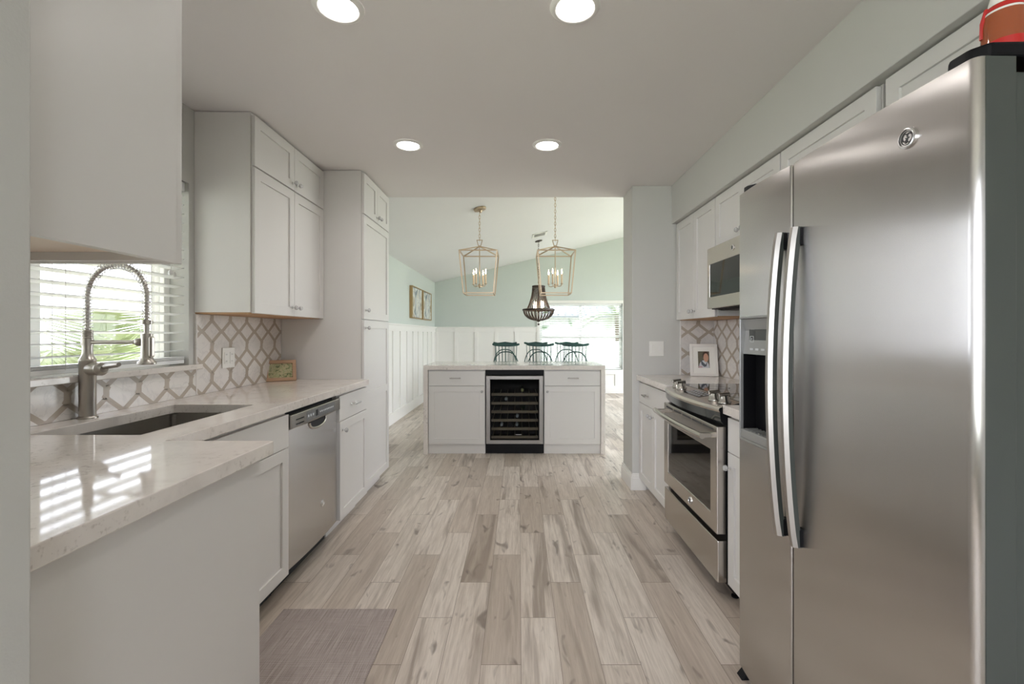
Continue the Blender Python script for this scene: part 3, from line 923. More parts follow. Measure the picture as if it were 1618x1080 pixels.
for (cx_, cy_, r_) in ((1.17, rm - .19, .10), (1.17, rm + .19, .075), (1.42, rm - .19, .075), (1.42, rm + .19, .10)):
    b = B(); b.lathe([(r_, 0), (r_, .0006), (r_ - .003, .0006), (r_ - .003, 0)], (cx_, cy_, CT + .0108), (0, 0, 1), 32, caps=False)
    b.build('burner_ring', 'slot', ctop)
# console: bowed front, top sloping up to the cooktop
def bow(a, amt): return RX - amt * (1 - ((a - rm) / hw) ** 2)
b = B(); n = 20
ys = [RY0 + .002 + (RY1 - RY0 - .004) * k / n for k in range(n + 1)]
rows = []
for a in ys:
    xf = bow(a, .045) + .006
    rows.append([b.bm.verts.new(p) for p in ((1.045, a, CT + .010), (xf + .02, a, .916), (xf + .004, a, .911), (xf, a, .902), (xf + .006, a, .890))])
for i in range(n):
    for k in range(4):
        f = b.bm.faces.new((rows[i][k], rows[i + 1][k], rows[i + 1][k + 1], rows[i][k + 1])); f.smooth = True
low = []
for a in ys:
    xf = bow(a, .045) + .012
    low.append([b.bm.verts.new(p) for p in ((xf, a, .890), (xf + .004, a, .85), (RX + .03, a, .832))])
for i in range(n):
    for k in range(2):
        f = b.bm.faces.new((low[i][k], low[i + 1][k], low[i + 1][k + 1], low[i][k + 1])); f.material_index = 1; f.smooth = True
for e_ in (0, n):
    b.poly([v.co for v in rows[e_]] + [(RX + .012 if False else low[e_][1].co.x, ys[e_], .85), (RX + .03, ys[e_], .832), (1.045, ys[e_], .832)], 2)
con = b.build('console', ['steel_range', 'grey_gloss', 'black'], rg)
def con_pt(a, t):       # point on the console top, t 0 front .. 1 back
    x0 = bow(a, .045) + .026
    return Vector((x0 + (1.045 - x0) * t, a, .916 + (CT + .010 - .916) * t))
nrm = Vector((-.10, 0, 1)).normalized()
b = B()
for i in range(8):
    a0 = rm - .115 + .23 * i / 8; a1 = rm - .115 + .23 * (i + 1) / 8
    q = [con_pt(a0, .28), con_pt(a1, .28), con_pt(a1, .86), con_pt(a0, .86)]
    b.poly([p + Vector((0, 0, .0012)) for p in q])
b.build('touch_display', 'glass_black', con)
b = B()
for t_ in (.4, .58, .74):
    for i in range(6):
        p = con_pt(rm - .085 + .034 * i, t_) + Vector((0, 0, .0018)); b.obox(p, (1, 0, .1), (0, 1, 0), (-.1, 0, 1), .004, .009, .0003)
b.build('touch_key', 'button', con)
for a in (rm - .335, rm - .235, rm + .235, rm + .335):
    b = B(); p = con_pt(a, .48)
    b.lathe([(.030, 0), (.030, .004), (.024, .010), (.022, .030), (.020, .034)], p, nrm, 24)
    b.obox(p + nrm * .038, (1, 0, .1), (0, 1, 0), nrm, .028, .009, .010, .004)
    b.build('knob', 'handle_steel', con)
# oven door
b = B()
b.cells([RY0 + .008, RY0 + .085, RY1 - .085, RY1 - .008], [.318, .40, .70, .822], lambda p, q: not (RY0 + .085 < p < RY1 - .085 and .40 < q < .70), lambda p, q, t: (t, p, q), RX, RX + .045, .004)
od = b.build('oven_door', 'steel_range', rg)
b = B(); b.box(RX + .004, RX + .02, RY0 + .08, RY1 - .08, .395, .705); b.build('oven_window', 'oven_glass', od)
b = B()
for k in range(5): b.fbox('-x', RX, RY0 + .05 + k * .145, RY0 + .05 + k * .145 + .125, .797, .807, -.002, .0006)
b.build('vent_slot', 'slot', od)
b = B()
hp = [(RX - .060 - .022 * (1 - ((a - rm) / (hw - .01)) ** 2), a, .775) for a in [RY0 + .025 + (RY1 - RY0 - .05) * k / 18 for k in range(19)]]
b.tube(hp, .0145, 12)
for a in (RY0 + .05, RY1 - .05): b.obox((RX - .030, a, .775), (1, 0, 0), (0, 1, 0), (0, 0, 1), .034, .012, .012, .004)
b.build('oven_handle', 'handle_steel', od)
def emblem(parent, c, n, r):
    b = B(); c = Vector(c); n = Vector(n).normalized()
    up = Vector((0, 0, 1)); s = up.cross(n).normalized()
    b.lathe([(r, -.001), (r, r * .22), (r * .88, r * .30), (r * .80, r * .30), (r * .76, r * .16), (r * .05, r * .16)], c, n, 32)
    def curl(f, t0, t1, k=18, w=.055):
        pts_ = []
        for i in range(k + 1):
            x, y = f(t0 + (t1 - t0) * i / k)
            pts_.append(c + s * x * r + up * y * r + n * r * .19)
        b.tube(pts_, r * w, 6, 1)
    curl(lambda t: (-.22 + .30 * math.cos(t), .10 + .36 * math.sin(t)), .7, 5.9)
    curl(lambda t: (-.10 + .13 * math.cos(t), -.22 + .22 * math.sin(t)), 1.6, -2.2)
    curl(lambda t: (.26 + .20 * math.cos(t), .20 + .20 * math.sin(t)), .4, 4.6)
    curl(lambda t: (.28 + .26 * math.cos(t), -.22 + .24 * math.sin(t)), 1.7, 5.9)
    curl(lambda t: (.62 * math.cos(t), .62 * math.sin(t)), 0, 2 * PI, 32, .035)
    return b.build('emblem', ['chrome', 'slot'], parent)
emblem(od, (RX, rm - .06, .358), (-1, 0, 0), .020)
b = B(); n = 16
prof = [(bow(a, .004) + .004, a) for a in [RY0 + .008 + (RY1 - RY0 - .016) * k / n for k in range(n + 1)]]
b.prism([(RX + .05, RY0 + .008)] + prof + [(RX + .05, RY1 - .008)], lambda p, q, t: (p, q, t), .092, .288, .004)
b.build('storage_drawer', 'steel_range', rg)

# --- microwave
mw = thing('microwave', 'stainless over-the-range microwave with dark window, hung under the right wall cabinets', 'microwave', (1.38, 2.62, 1.41))
MX, MY0, MY1, MZ0, MZ1 = 1.205, 2.262, 2.978, 1.412, 1.798
b = B(); b.box(MX + .03, XR - .01, MY0, MY1, MZ0, MZ1); b.build('case', 'black', mw)
b = B(); b.cells([2.40, 2.44, MY1 - .035, MY1], [MZ0 + .004, MZ0 + .075, MZ1 - .105, MZ1 - .002], lambda p, q: not (2.44 < p < MY1 - .035 and MZ0 + .075 < q < MZ1 - .105), lambda p, q, t: (t, p, q), MX, MX + .03, .003)
md = b.build('door', 'steel_range', mw)
b = B(); b.box(MX + .003, MX + .014, 2.435, MY1 - .03, MZ0 + .07, MZ1 - .10); b.build('window', 'glass_black', md)
emblem(md, (MX, 2.62, MZ1 - .055), (-1, 0, 0), .016)
b = B(); b.tube([(MX - .006, 2.42, MZ0 + .05), (MX - .035, 2.42, MZ0 + .08), (MX - .035, 2.42, MZ1 - .10), (MX - .006, 2.42, MZ1 - .06)], .009, 10); b.build('handle', 'handle_steel', md)
b = B(); b.box(MX + .002, MX + .03, MY0, 2.397, MZ0 + .004, MZ1 - .002, .003); b.build('control_panel', 'glass_black', mw)
b = B(); b.box(MX + .05, XR - .08, MY0 + .05, MY1 - .05, MZ0 - .006, MZ0 + .002, .001)
for k in range(6): b.box(MX + .06, MX + .16, MY0 + .08 + k * .10, MY0 + .16 + k * .10, MZ0 - .009, MZ0 - .005)
b.build('vent_grille', 'black', mw)

# --- right wall cabinets
UG = 1.285
c = thing('wall_cabinet', 'white two-door wall cabinet in the far right corner above the white photo frame', 'cabinet', (1.43, 3.38, 1.365))
b = B(); b.box(UG, XR - .001, 3.002, 3.747, 1.372, 2.139, .001); b.build('carcass', 'cab', c)
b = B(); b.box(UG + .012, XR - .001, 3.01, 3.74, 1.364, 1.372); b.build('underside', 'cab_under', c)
for a0, a1, ka in ((3.004, 3.372, 3.345), (3.372, 3.742, 3.40)):
    d = shaker(c, '-x', UG, a0, a1, 1.366, 2.135); knob(d, '-x', UG, ka, 1.42)
c = thing('wall_cabinet', 'short white wall cabinet directly above the microwave', 'cabinet', (1.43, 2.63, 1.80))
b = B(); b.box(UG, XR - .001, 2.255, 2.998, 1.800, 2.139, .001); b.build('carcass', 'cab', c)
for a0, a1, ka in ((2.258, 2.627, 2.60), (2.627, 2.996, 2.655)):
    d = shaker(c, '-x', UG, a0, a1, 1.802, 2.135); knob(d, '-x', UG, ka, 1.85)
c = thing('wall_cabinet', 'white wall cabinet between the microwave and the refrigerator, mostly hidden by the refrigerator', 'cabinet', (1.43, 1.94, 1.365))
b = B(); b.box(UG, XR - .001, 1.642, 2.251, 1.80, 2.139, .001); b.build('carcass', 'cab', c)
shaker(c, '-x', UG, 1.646, 2.249, 1.802, 2.135)
c = thing('wall_cabinet', 'white cabinet under the soffit directly over the refrigerator, behind the red-labelled bottle', 'cabinet', (1.43, 1.1, 1.84))
b = B(); b.box(UG, XR - .001, .62, 1.610, 1.84, 2.139, .001); b.build('carcass', 'cab', c)
shaker(c, '-x', UG, 1.115, 1.607, 1.842, 2.135); shaker(c, '-x', UG, .623, 1.115, 1.842, 2.135)

# --- refrigerator (built square, then turned a touch)
FR = thing('refrigerator', 'large stainless side-by-side refrigerator with dispenser and two arched handles', 'refrigerator', (.835, .85, 0))
FXf = .835
FH0, FH1 = .045, 1.765
GY, FY0, FY1 = 1.398, .85, 1.722
b = B(); b.box(FXf + .085, FXf + .70, FY0 + .012, FY1 - .012, .03, 1.745, .004)
for yy in (FY0 + .07, FY1 - .07):
    for xx in (FXf + .12, FXf + .64): b.lathe([(.02, 0), (.02, .03)], (xx, yy, 0), (0, 0, 1), 12)
b.build('case', 'side_grey_and_shade', FR)
b = B(); b.box(FXf + .05, FXf + .09, FY0 + .015, FY1 - .015, .008, .04, .003)
b.prism([(FXf - .004, 0), (FXf + .06, 0), (FXf + .06, .040), (FXf + .03, .040)], lambda p, q, t: (p, t, q), FY1 - .035, FY1 + .004, .002)
b.build('base_grille', 'black', FR)
def fdoor(y0, y1, ra, rb):
    th = .075
    pr = []
    bulge = .008
    ya, yb = y0 + ra, y1 - rb
    for k in range(7):
        a = PI / 2 * k / 6
        pr.append((FXf + ra - ra * math.sin(a), y0 + ra - ra * math.cos(a)))
    for k in range(1, 12):
        t = k / 12; pr.append((FXf - bulge * math.sin(PI * t), ya + (yb - ya) * t))
    for k in range(7):
        a = PI / 2 * k / 6
        pr.append((FXf + rb - rb * math.cos(a), y1 - rb + rb * math.sin(a)))
    return [(FXf + th, y0)] + pr + [(FXf + th, y1)]
b = B(); b.prism(fdoor(FY0, GY - .0045, .016, .008), lambda p, q, t: (p, q, t), FH0, FH1, 0, 0, True)
rd = b.build('fresh_food_door', 'steel', FR, 40)
b = B(); b.box(FXf + .018, FXf + .075, FY0 - .0015, FY0 + .003, FH0, FH1, .001); b.build('door_side_reflection', 'side_grey_and_shade', rd)  # dark panel over the steel edge, stands in for a dim reflection
# freezer door with the dispenser recess: three stacked prisms around an opening
HY0, HY1, HZ0, HZ1 = 1.492, 1.698, .875, 1.318
b = B()
fp = fdoor(GY + .0045, FY1, .008, .016)
b.prism(fp, lambda p, q, t: (p, q, t), FH0, HZ0, 0, 0, True); b.prism(fp, lambda p, q, t: (p, q, t), HZ1, FH1, 0, 0, True)
lo_ = [p for p in fp if p[1] <= HY0 - .004]; hi_ = [p for p in fp if p[1] >= HY1]
b.prism(lo_ + [(FXf - .004, HY0), (FXf + .075, HY0)], lambda p, q, t: (p, q, t), HZ0, HZ1, 0, 0, True)
b.prism([(FXf + .075, HY1), (FXf + .001, HY1)] + hi_, lambda p, q, t: (p, q, t), HZ0, HZ1, 0, 0, True)
b.box(FXf + .062, FXf + .075, HY0, HY1, HZ0, HZ1)
fd = b.build('freezer_door', 'steel', FR, 40)
b = B()
b.cells([HY0, HY0 + .007, HY1 - .007, HY1], [HZ0, HZ0 + .008, HZ1 - .008, HZ1], lambda p, q: not (HY0 + .007 < p < HY1 - .007 and HZ0 + .008 < q < HZ1 - .008), lambda p, q, t: (t, p, q), FXf - .008, FXf + .03, .002)
dp = b.build('dispenser', 'grey_panel', FR)
b = B(); b.prism([(FXf + .004, 1.185), (FXf + .012, HZ1 - .05), (FXf + .002, HZ1 - .009), (FXf + .06, HZ1 - .009), (FXf + .06, 1.185)], lambda p, q, t: (p, t, q), HY0 + .0072, HY1 - .0072)
b.build('control_face', 'grey_panel', dp)
b = B(); b.box(FXf + .05, FXf + .0615, HY0 + .0072, HY1 - .0072, HZ0 + .009, 1.184); b.box(FXf + .004, FXf + .05, HY0 + .0072, HY0 + .009, HZ0 + .009, 1.184); b.box(FXf + .004, FXf + .05, HY1 - .009, HY1 - .0072, HZ0 + .009, 1.184)
b.build('cavity', 'black', dp)
b = B(); b.box(FXf - .008, FXf + .05, HY0 + .009, HY1 - .009, HZ0 + .008, HZ0 + .04, .004)
for k in range(8): b.box(FXf, FXf + .045, HY0 + .02 + k * .022, HY0 + .026 + k * .022, HZ0 + .039, HZ0 + .043)
b.build('drip_tray', 'grey_panel', dp)
def face_x(z): return FXf + .004 + (z - 1.185) / (HZ1 - .05 - 1.185) * .008 - .0012
b = B(); b.obox((face_x(1.25) + .0005, (HY0 + HY1) / 2 - .008, 1.25), (1, 0, 0), (0, 1, 0), (0, 0, 1), .0008, .072, .022)
b.build('display', 'glass_black', dp)
for yy in (HY0 + .035, HY1 - .06):
    for zz, s_ in ((1.262, 1), (1.238, -1)):
        b = B(); x_ = face_x(zz) - .0006
        for (dy, dz, hy, hz) in ((0, .010, .011, .0007), (0, -.010, .011, .0007), (.011, 0, .0007, .010), (-.011, 0, .0007, .010)):
            b.obox((x_, yy + dy, zz + dz), (1, 0, 0), (0, 1, 0), (0, 0, 1), .0006, hy, hz)
        b.poly([(x_ - .0006, yy - .004, zz - .003 * s_), (x_ - .0006, yy + .004, zz - .003 * s_), (x_ - .0006, yy, zz + .004 * s_)])
        b.build('arrow_button', 'button', dp)
for k in range(4):
    b = B(); b.obox((face_x(1.203) - .0006, HY0 + .035 + k * .036, 1.203), (1, 0, 0), (0, 1, 0), (0, 0, 1), .0006, .010, .0035)
    b.build('control_button', 'button', dp)
# handles: a flat arched bar on end mounts
def fhandle(parent, y, z0, z1, name='handle'):
    b = B(); n = 26; prev = None
    wy, th = .0125, .013
    vs_ = []
    for k in range(n + 1):
        t = k / n; z = z0 + (z1 - z0) * t
        x = FXf - .016 - .030 * math.sin(PI * t) ** .75
        vs_.append([b.bm.verts.new(p) for p in ((x - th, y - wy * .55, z), (x - th, y + wy * .55, z), (x - th * .35, y + wy, z), (x + th, y + wy * .9, z), (x + th, y - wy * .9, z), (x - th * .1, y - wy, z))])
    for k in range(n):
        for j in range(6): b.bm.faces.new((vs_[k][j], vs_[k][(j + 1) % 6], vs_[k + 1][(j + 1) % 6], vs_[k + 1][j])).material_index = 1 if j in (2, 3, 4) else 0  # rear faces darkened as the shadow gap beside the handle
    b.bm.faces.new(vs_[0][::-1]); b.bm.faces.new(vs_[-1])
    for f in b.bm.faces: f.smooth = True
    h = b.build(name, ['fridge_handle', 'side_grey_and_shade'], parent, 30)
    for za, zb_ in ((z0 + .001, z0 + .052), (z1 - .052, z1 - .001)):
        b = B(); b.box(FXf - .014, FXf + .001, y - .0125, y + .0125, za, zb_, .003)
        b.build('handle_mount', 'black', h)
fhandle(fd, 1.430, .640, 1.566); fhandle(rd, 1.352, .640, 1.566)
emblem(rd, (FXf - .004, .988, 1.672), (-1, 0, 0), .022)
for y0, y1 in ((FY0 - .004, FY0 + .085), (FY1 - .07, FY1 + .002)):
    b = B(); b.prism([(FXf + .012, y0 + .03), (FXf + .03, y0 + .004), (FXf + .10, y0), (FXf + .24, y0 + .004), (FXf + .24, y1), (FXf + .03, y1), (FXf + .012, y1 - .02)], lambda p, q, t: (p, q, t), FH1 + .001, FH1 + .028, .006)
    b.build('hinge_cover', 'black', FR)
FR.rotation_euler = (0, 0, math.radians(1.6))

# bottle on top of the refrigerator
c = thing('bottle', 'amber glass bottle with red and white label standing on the refrigerator', 'bottle', (1.075, 1.03, 1.746))
bx, by, bz = 1.075, 1.03, 1.746
b = B(); b.lathe([(.030, 0), (.037, .006), (.0385, .03), (.0385, .19), (.035, .215), (.026, .245), (.021, .262), (.020, .33)], (bx, by, bz), (0, 0, 1), 28); b.build('glass_body', 'amber', c)
b = B(); b.lathe([(.0388, .05), (.0388, .152)], (bx, by, bz), (0, 0, 1), 28, caps=False)
b.lathe([(.0335, .222), (.0305, .232)], (bx, by, bz), (0, 0, 1), 28, caps=False)
b.tube([(bx - .038 * math.cos(-.4), by - .039 * math.sin(-.4), bz + .17), (bx - .0375 * math.cos(-.4), by - .0375 * math.sin(-.4), bz + .205), (bx - .030 * math.cos(-.4), by - .030 * math.sin(-.4), bz + .235)], .0045, 6)
b.build('label', 'red', c)
b = B(); b.lathe([(.0295, .234), (.0262, .246), (.022, .262), (.0208, .30)], (bx, by, bz), (0, 0, 1), 28, caps=False)
b.lathe([(.0350, .216), (.0340, .221)], (bx, by, bz), (0, 0, 1), 28, caps=False); b.build('neck_label', 'white', c)
b = B(); b.lathe([(.022, .325), (.022, .355), (.020, .358)], (bx, by, bz), (0, 0, 1), 20); b.build('cap', 'white_plastic', c)

# ================================================================== ISLAND
IX0, IX1, IY0, IY1 = -.993, .898, 4.835, 5.55
b = B(); b.prism([(IX0, 0), (IX0, CT), (IX1, CT), (IX1, 0), (IX1 - .045, 0), (IX1 - .045, CT - .045), (IX0 + .045, CT - .045), (IX0 + .045, 0)], lambda p, q, t: (p, t, q), IY0, IY1, .002)
tag(b.build('island_countertop', 'quartz'), 'white quartz island top with waterfall ends over the wine cooler', 'countertop')
IF = 4.872
for a0, a1, ka, pa, lab in ((IX0 + .0455, -.352, -.385, -.662, 'white island cabinet left of the wine cooler, knob at its top right'), (.262, IX1 - .0455, .297, .563, 'white island cabinet right of the wine cooler, knob at its top left')):
    c = thing('island_cabinet', lab, 'cabinet', ((a0 + a1) / 2, 5.15, 0))
    base_body(c, '-y', IF, 5.44, a0, a1, .8815, toe=.012)
    d = slab_front(c, '-y', IF, a0 + .004, a1 - .002, .715, .868); pull(d, '-y', IF, pa, .795, L=.115)
    d = shaker(c, '-y', IF, a0 + .004, a1 - .002, .105, .712, rail=.06); knob(d, '-y', IF, ka, .655)
# wine cooler
WX0, WX1 = -.351, .261
wc = thing('wine_cooler', 'black built-in wine cooler with a stainless framed glass door in the island', 'wine cooler', (-.045, 5.15, 0))
b = B()
b.box(WX0, WX1, IF + .005, 5.40, .006, .10, .002); b.box(WX0, WX1, IF + .005, 5.40, .826, .880, .002)
b.box(WX0, WX0 + .035, IF + .012, 5.40, .10, .826); b.box(WX1 - .035, WX1, IF + .012, 5.40, .10, .826); b.box(WX0 + .035, WX1 - .035, 5.36, 5.40, .10, .826)
b.build('case', 'black', wc)
b = B(); DX0, DX1, DZ0, DZ1 = WX0 + .008, WX1 - .008, .108, .818
b.cells([DX0, DX0 + .043, DX1 - .043, DX1], [DZ0, DZ0 + .04, DZ1 - .037, DZ1], lambda p, q: not (DX0 + .043 < p < DX1 - .043 and DZ0 + .04 < q < DZ1 - .037), lambda p, q, t: (p, t, q), IF - .028, IF + .008, .003)
dd = b.build('door', 'cooler_frame', wc)
b = B(); b.box(DX0 + .04, DX1 - .04, IF - .010, IF - .004, DZ0 + .037, DZ1 - .034); b.build('glass', 'cooler_glass', dd)
for z in (.619, .527, .437, .347, .258, .17):
    b = B(); b.box(DX0 + .052, DX1 - .052, IF + .016, IF + .034, z - .014, z + .014, .003)
    for k in range(7): b.box(DX0 + .06 + k * .078, DX0 + .066 + k * .078, IF + .034, 5.34, z - .006, z + .000)
    b.build('shelf', ['shelf_wood'], wc)
b = B(); b.fbox('-y', IF - .010, -.035, .025, .200, .207, 0, .001); b.build('badge', 'pull', dd)
def wine(x, z, foil, lab):
    c = thing('wine_bottle', lab, 'bottle', (x, 5.0, z), 'wine bottles in the cooler')
    b = B(); b.lathe([(.031, .40), (.033, .395), (.033, .18), (.030, .155), (.017, .105), (.0145, .09), (.0145, .03)], (x, IF + .022, z), (0, 1, 0), 18); b.build('glass_body', 'bottle_green', c)
    b = B(); b.lathe([(.0155, .09), (.0155, .002), (.013, 0), (.001, 0)], (x, IF + .022, z), (0, 1, 0), 16); b.build('capsule', foil, c)
for x, z, fo, lab in ((-.135, .569, 'foil', 'wine bottle with silver cap on the second shelf of the wine cooler'), (.048, .479, 'bottle_green', 'dark capped wine bottle on the third shelf of the wine cooler'),
                      (-.018, .389, 'foil', 'wine bottle with silver cap on the fourth shelf of the wine cooler'), (-.183, .300, 'foil', 'left silver-capped wine bottle on the fifth shelf of the wine cooler'), (-.022, .300, 'foil', 'right silver-capped wine bottle on the fifth shelf of the wine cooler'),
                      (.035, .661, 'foil_gold', 'wine bottle with pale gold cap on the topmost shelf of the wine cooler')):
    wine(x, z, fo, lab)

# ================================================================== SMALL THINGS IN THE KITCHEN
# double switch plates
def plate(face, plane, a, z, lab, cat, name):
    c = thing(name, lab, cat, tuple(fpt(face, plane, a, z, 0)))
    b = B(); b.fbox(face, plane, a - .058, a + .058, z - .06, z + .06, 0, .006, .002); b.build('plate', 'white_plastic', c)
    for s_ in (-1, 1):
        b = B(); b.fbox(face, plane, a + s_ * .026 - .017, a + s_ * .026 + .017, z - .034, z + .034, .005, .0085, .0015)
        if name == 'outlet_plate':
            for zz in (z - .02, z + .02):
                for dy in (-.005, .005): b.fbox(face, plane, a + s_ * .026 + dy - .0008, a + s_ * .026 + dy + .0008, zz - .004, zz + .004, .0084, .0088, 0, 1)
            b.build('socket', ['white_plastic', 'slot'], c)
        else: b.build('rocker', ['white_plastic'], c)
plate('+x', XL + .010, 2.765, 1.115, 'white double outlet plate on the trellis tile backsplash', 'outlet', 'outlet_plate')
plate('-y', 3.75, 1.108, 1.137, 'white double light switch on the grey stub wall', 'light switch', 'light_switch')
plate('+x', XDL + .0065, 6.92, .30, 'small white outlet low on the board and batten wall', 'outlet', 'outlet_plate')

# wooden photo frame on the left counter
def photo_frame(name, lab, base, w, h, yaw, lean, fw, fmat, pic):
    c = thing(name, lab, 'photo frame', base)
    b = B()
    b.cells([-w / 2, -w / 2 + fw, w / 2 - fw, w / 2], [0, fw, h - fw, h], lambda p, q: not (abs(p) < w / 2 - fw and fw < q < h - fw), lambda p, q, t: (base[0] + p, base[1] + t, base[2] + q), -.010, .010, .003)
    b.build('frame', fmat, c)
    b = B(); b.box(base[0] - w / 2 + fw - .003, base[0] + w / 2 - fw + .003, base[1] + .002, base[1] + .009, base[2] + fw - .003, base[2] + h - fw + .003)
    b.build('backing', 'black', c)
    pic(c, base, w - 2 * fw, h - 2 * fw, fw)
    b = B(); b.bar((base[0], base[1] + .010, base[2] + h * .62), (base[0], base[1] + .010 + h * .30, base[2] + .012 + h * .30 * math.tan(lean)), .03, .003); b.build('easel_back', 'black', c)
    c.rotation_euler = (-lean, 0, yaw)
    return c
def garden(c, o, w, h, fw):
    b = B(); b.poly([(o[0] - w / 2, o[1] + .001, o[2] + fw), (o[0] + w / 2, o[1] + .001, o[2] + fw), (o[0] + w / 2, o[1] + .001, o[2] + fw + h), (o[0] - w / 2, o[1] + .001, o[2] + fw + h)])
    b.build('photograph', 'garden_photo', c)
photo_frame('photo_frame', 'small oak photo frame with a green garden picture on the left counter', (-1.66, 3.24, CT), .20, .148, math.radians(32), math.radians(14), .024, 'frame_wood', garden)
def portrait(c, o, w, h, fw):
    b = B(); y = o[1] + .0012
    mw_, mh = w * .52, h * .62
    cx_, cz_ = o[0], o[2] + fw + h * .52
    b.cells([o[0] - w / 2, cx_ - mw_ / 2, cx_ + mw_ / 2, o[0] + w / 2], [o[2] + fw, cz_ - mh / 2, cz_ + mh / 2, o[2] + fw + h], lambda p, q: not (abs(p - cx_) < mw_ / 2 and abs(q - cz_) < mh / 2), lambda p, q, t: (p, t, q), y - .004, y)
    b.build('mount', 'white', c)
    b = B()
    def R(p0, p1, q0, q1, dd_, mi): b.poly([(cx_ + p0 * mw_, y - dd_, cz_ + q0 * mh), (cx_ + p1 * mw_, y - dd_, cz_ + q0 * mh), (cx_ + p1 * mw_, y - dd_, cz_ + q1 * mh), (cx_ + p0 * mw_, y - dd_, cz_ + q1 * mh)], mi)
    def E(px, pz, rx, rz, dd_, mi, k0=0, k1=24): b.poly([(cx_ + (px + rx * math.cos(2 * PI * k / 24)) * mw_, y - dd_, cz_ + (pz + rz * math.sin(2 * PI * k / 24)) * mh) for k in range(k0, k1)], mi)
    R(-.5, .5, -.5, .5, .0002, 0)
    E(.02, -.42, .44, .38, .0004, 3, 0, 13); R(-.42, .46, -.5, -.42, .0004, 3)
    E(.18, .26, .28, .24, .0006, 1); E(.20, .12, .22, .26, .0008, 2)
    b.poly([(cx_ + p * mw_, y - .001, cz_ + q * mh) for p, q in ((-.28, .02), (.02, -.22), (.16, -.30), (.34, -.08), (.22, -.40), (.04, -.44), (-.20, -.30))], 4)
    E(-.30, -.44, .20, .05, .0012, 5)
    b.build('photograph', ['photo_dark', 'hair', 'skin', 'pale_cloth', 'grey_cloth', 'pink'], c)
photo_frame('photo_frame', 'white photo frame with a portrait, leaning in the tiled corner on the right counter', (1.435, 3.60, CT), .205, .258, math.radians(-14), math.radians(16), .022, 'frame_white', portrait)

# floor mat
b = B(); b.box(-1.07, -.556, .70, 2.118, .0005, .006, .002)
tag(b.build('floor_mat', 'rug'), 'grey-beige woven mat on the floor in front of the sink cabinet', 'rug')

# recessed ceiling lights
def can(x, y, lab):
    c = thing('recessed_light', lab, 'ceiling light', (x, y, ZC), 'recessed kitchen ceiling lights')
    b = B(); b.lathe([(.066, .001), (.068, -.006), (.074, -.010), (.088, -.006), (.092, -.0005)], (x, y, ZC), (0, 0, 1), 40, caps=False); b.build('trim_ring', 'trim', c)
    b = B(); b.lathe([(.067, -.001), (.067, -.004)], (x, y, ZC), (0, 0, 1), 40); b.build('lens', 'can_lens', c)
    d = bpy.data.lights.new('downlight_lamp', 'SPOT')
    d.energy = CAN_WATTS; d.color = (1.0, 0.95, 0.935); d.spot_size = math.radians(160); d.spot_blend = 1.0; d.shadow_soft_size = .06
    o = bpy.data.objects.new('downlight_lamp', d); COL.objects.link(o); o.parent = c; o.location = (0, 0, -.012)
can(-.66, 1.70, 'lit recessed ceiling light nearest on the left, above the sink side')
can(.205, 1.70, 'lit recessed ceiling light nearest on the right, in front of the refrigerator')
can(-.70, 2.94, 'lit recessed ceiling light of the farther row, on the dishwasher side')
can(.178, 2.94, 'lit recessed ceiling light of the farther row, on the range side')

# ================================================================== BLINDS
def blind(lab, face, plane, a0, a1, z0, z1, pitch, tilt, depth, cords, low=True):
    """plane = centre line of the slats"""
    c = thing('window_blind', lab, 'blind', tuple(fpt(face, plane, (a0 + a1) / 2, z0, 0)))
    b = B(); ua = Vector((0, 1, 0)) if face[1] == 'x' else Vector((1, 0, 0)); nv = NV[face]
    z = z1 - .075; zs = []
    while z > z0 + .045:
        zs.append(z); z -= pitch
    u2 = (nv * math.cos(tilt) + Vector((0, 0, 1)) * math.sin(tilt)).normalized(); w2_ = u2.cross(ua)
    for zz in zs: b.obox(fpt(face, plane, (a0 + a1) / 2, zz, 0), ua, u2, w2_, (a1 - a0) / 2, depth / 2, .0014)
    sl = b.build('slat', 'slat', c)
    b = B(); b.fbox(face, plane, a0, a1, z1 - .05, z1 - .002, -.028, .028, .003); b.build('headrail', 'slat', c)
    b = B(); b.fbox(face, plane, a0, a1, z0 + .006, z0 + .026, -depth / 2, depth / 2, .003)
    if low:
        for k in range(3): b.fbox(face, plane, a0, a1, z0 + .028 + k * .005, z0 + .031 + k * .005, -depth / 2, depth / 2)
    b.build('bottom_rail', 'slat', c)
    b = B()
    for a in cords:
        for s_ in (-1, 1): b.bar(fpt(face, plane, a, z0 + .02, s_ * depth * .52), fpt(face, plane, a, z1 - .03, s_ * depth * .52), .0016)
    b.build('ladder_cord', 'cord', c)
    return c
bl = blind('white slatted blind in the kitchen window behind the faucet', '+x', XL - .040, WY0 + .012, WY1 - .012, WZ0 + .006, WZ1, .0475, math.radians(9), .05, [1.35, 1.80, 2.22])
b = B()
pts_ = [Vector((XL - .004, 2.33, WZ1 - .06)), Vector((XL - .002, 2.33, 1.62)), Vector((XL - .002, 2.33, 1.575))]
b.tube(pts_, .0015, 6); b.lathe([(.004, .02), (.009, .014), (.010, 0), (.006, -.006)], (XL - .002, 2.325, 1.555), (0, 0, 1), 10); b.lathe([(.004, .02), (.009, .014), (.010, 0), (.006, -.006)], (XL + .001, 2.345, 1.548), (0, 0, 1), 10)
b.build('pull_cord', 'cord', bl)
blind('white slatted blind in the bright dining window', '-y', YF + .035, DWX0 + .01, DWX1 - .01, DWZ0, DWZ1, .046, math.radians(12), .05, [.62, 1.31, 2.0], False)

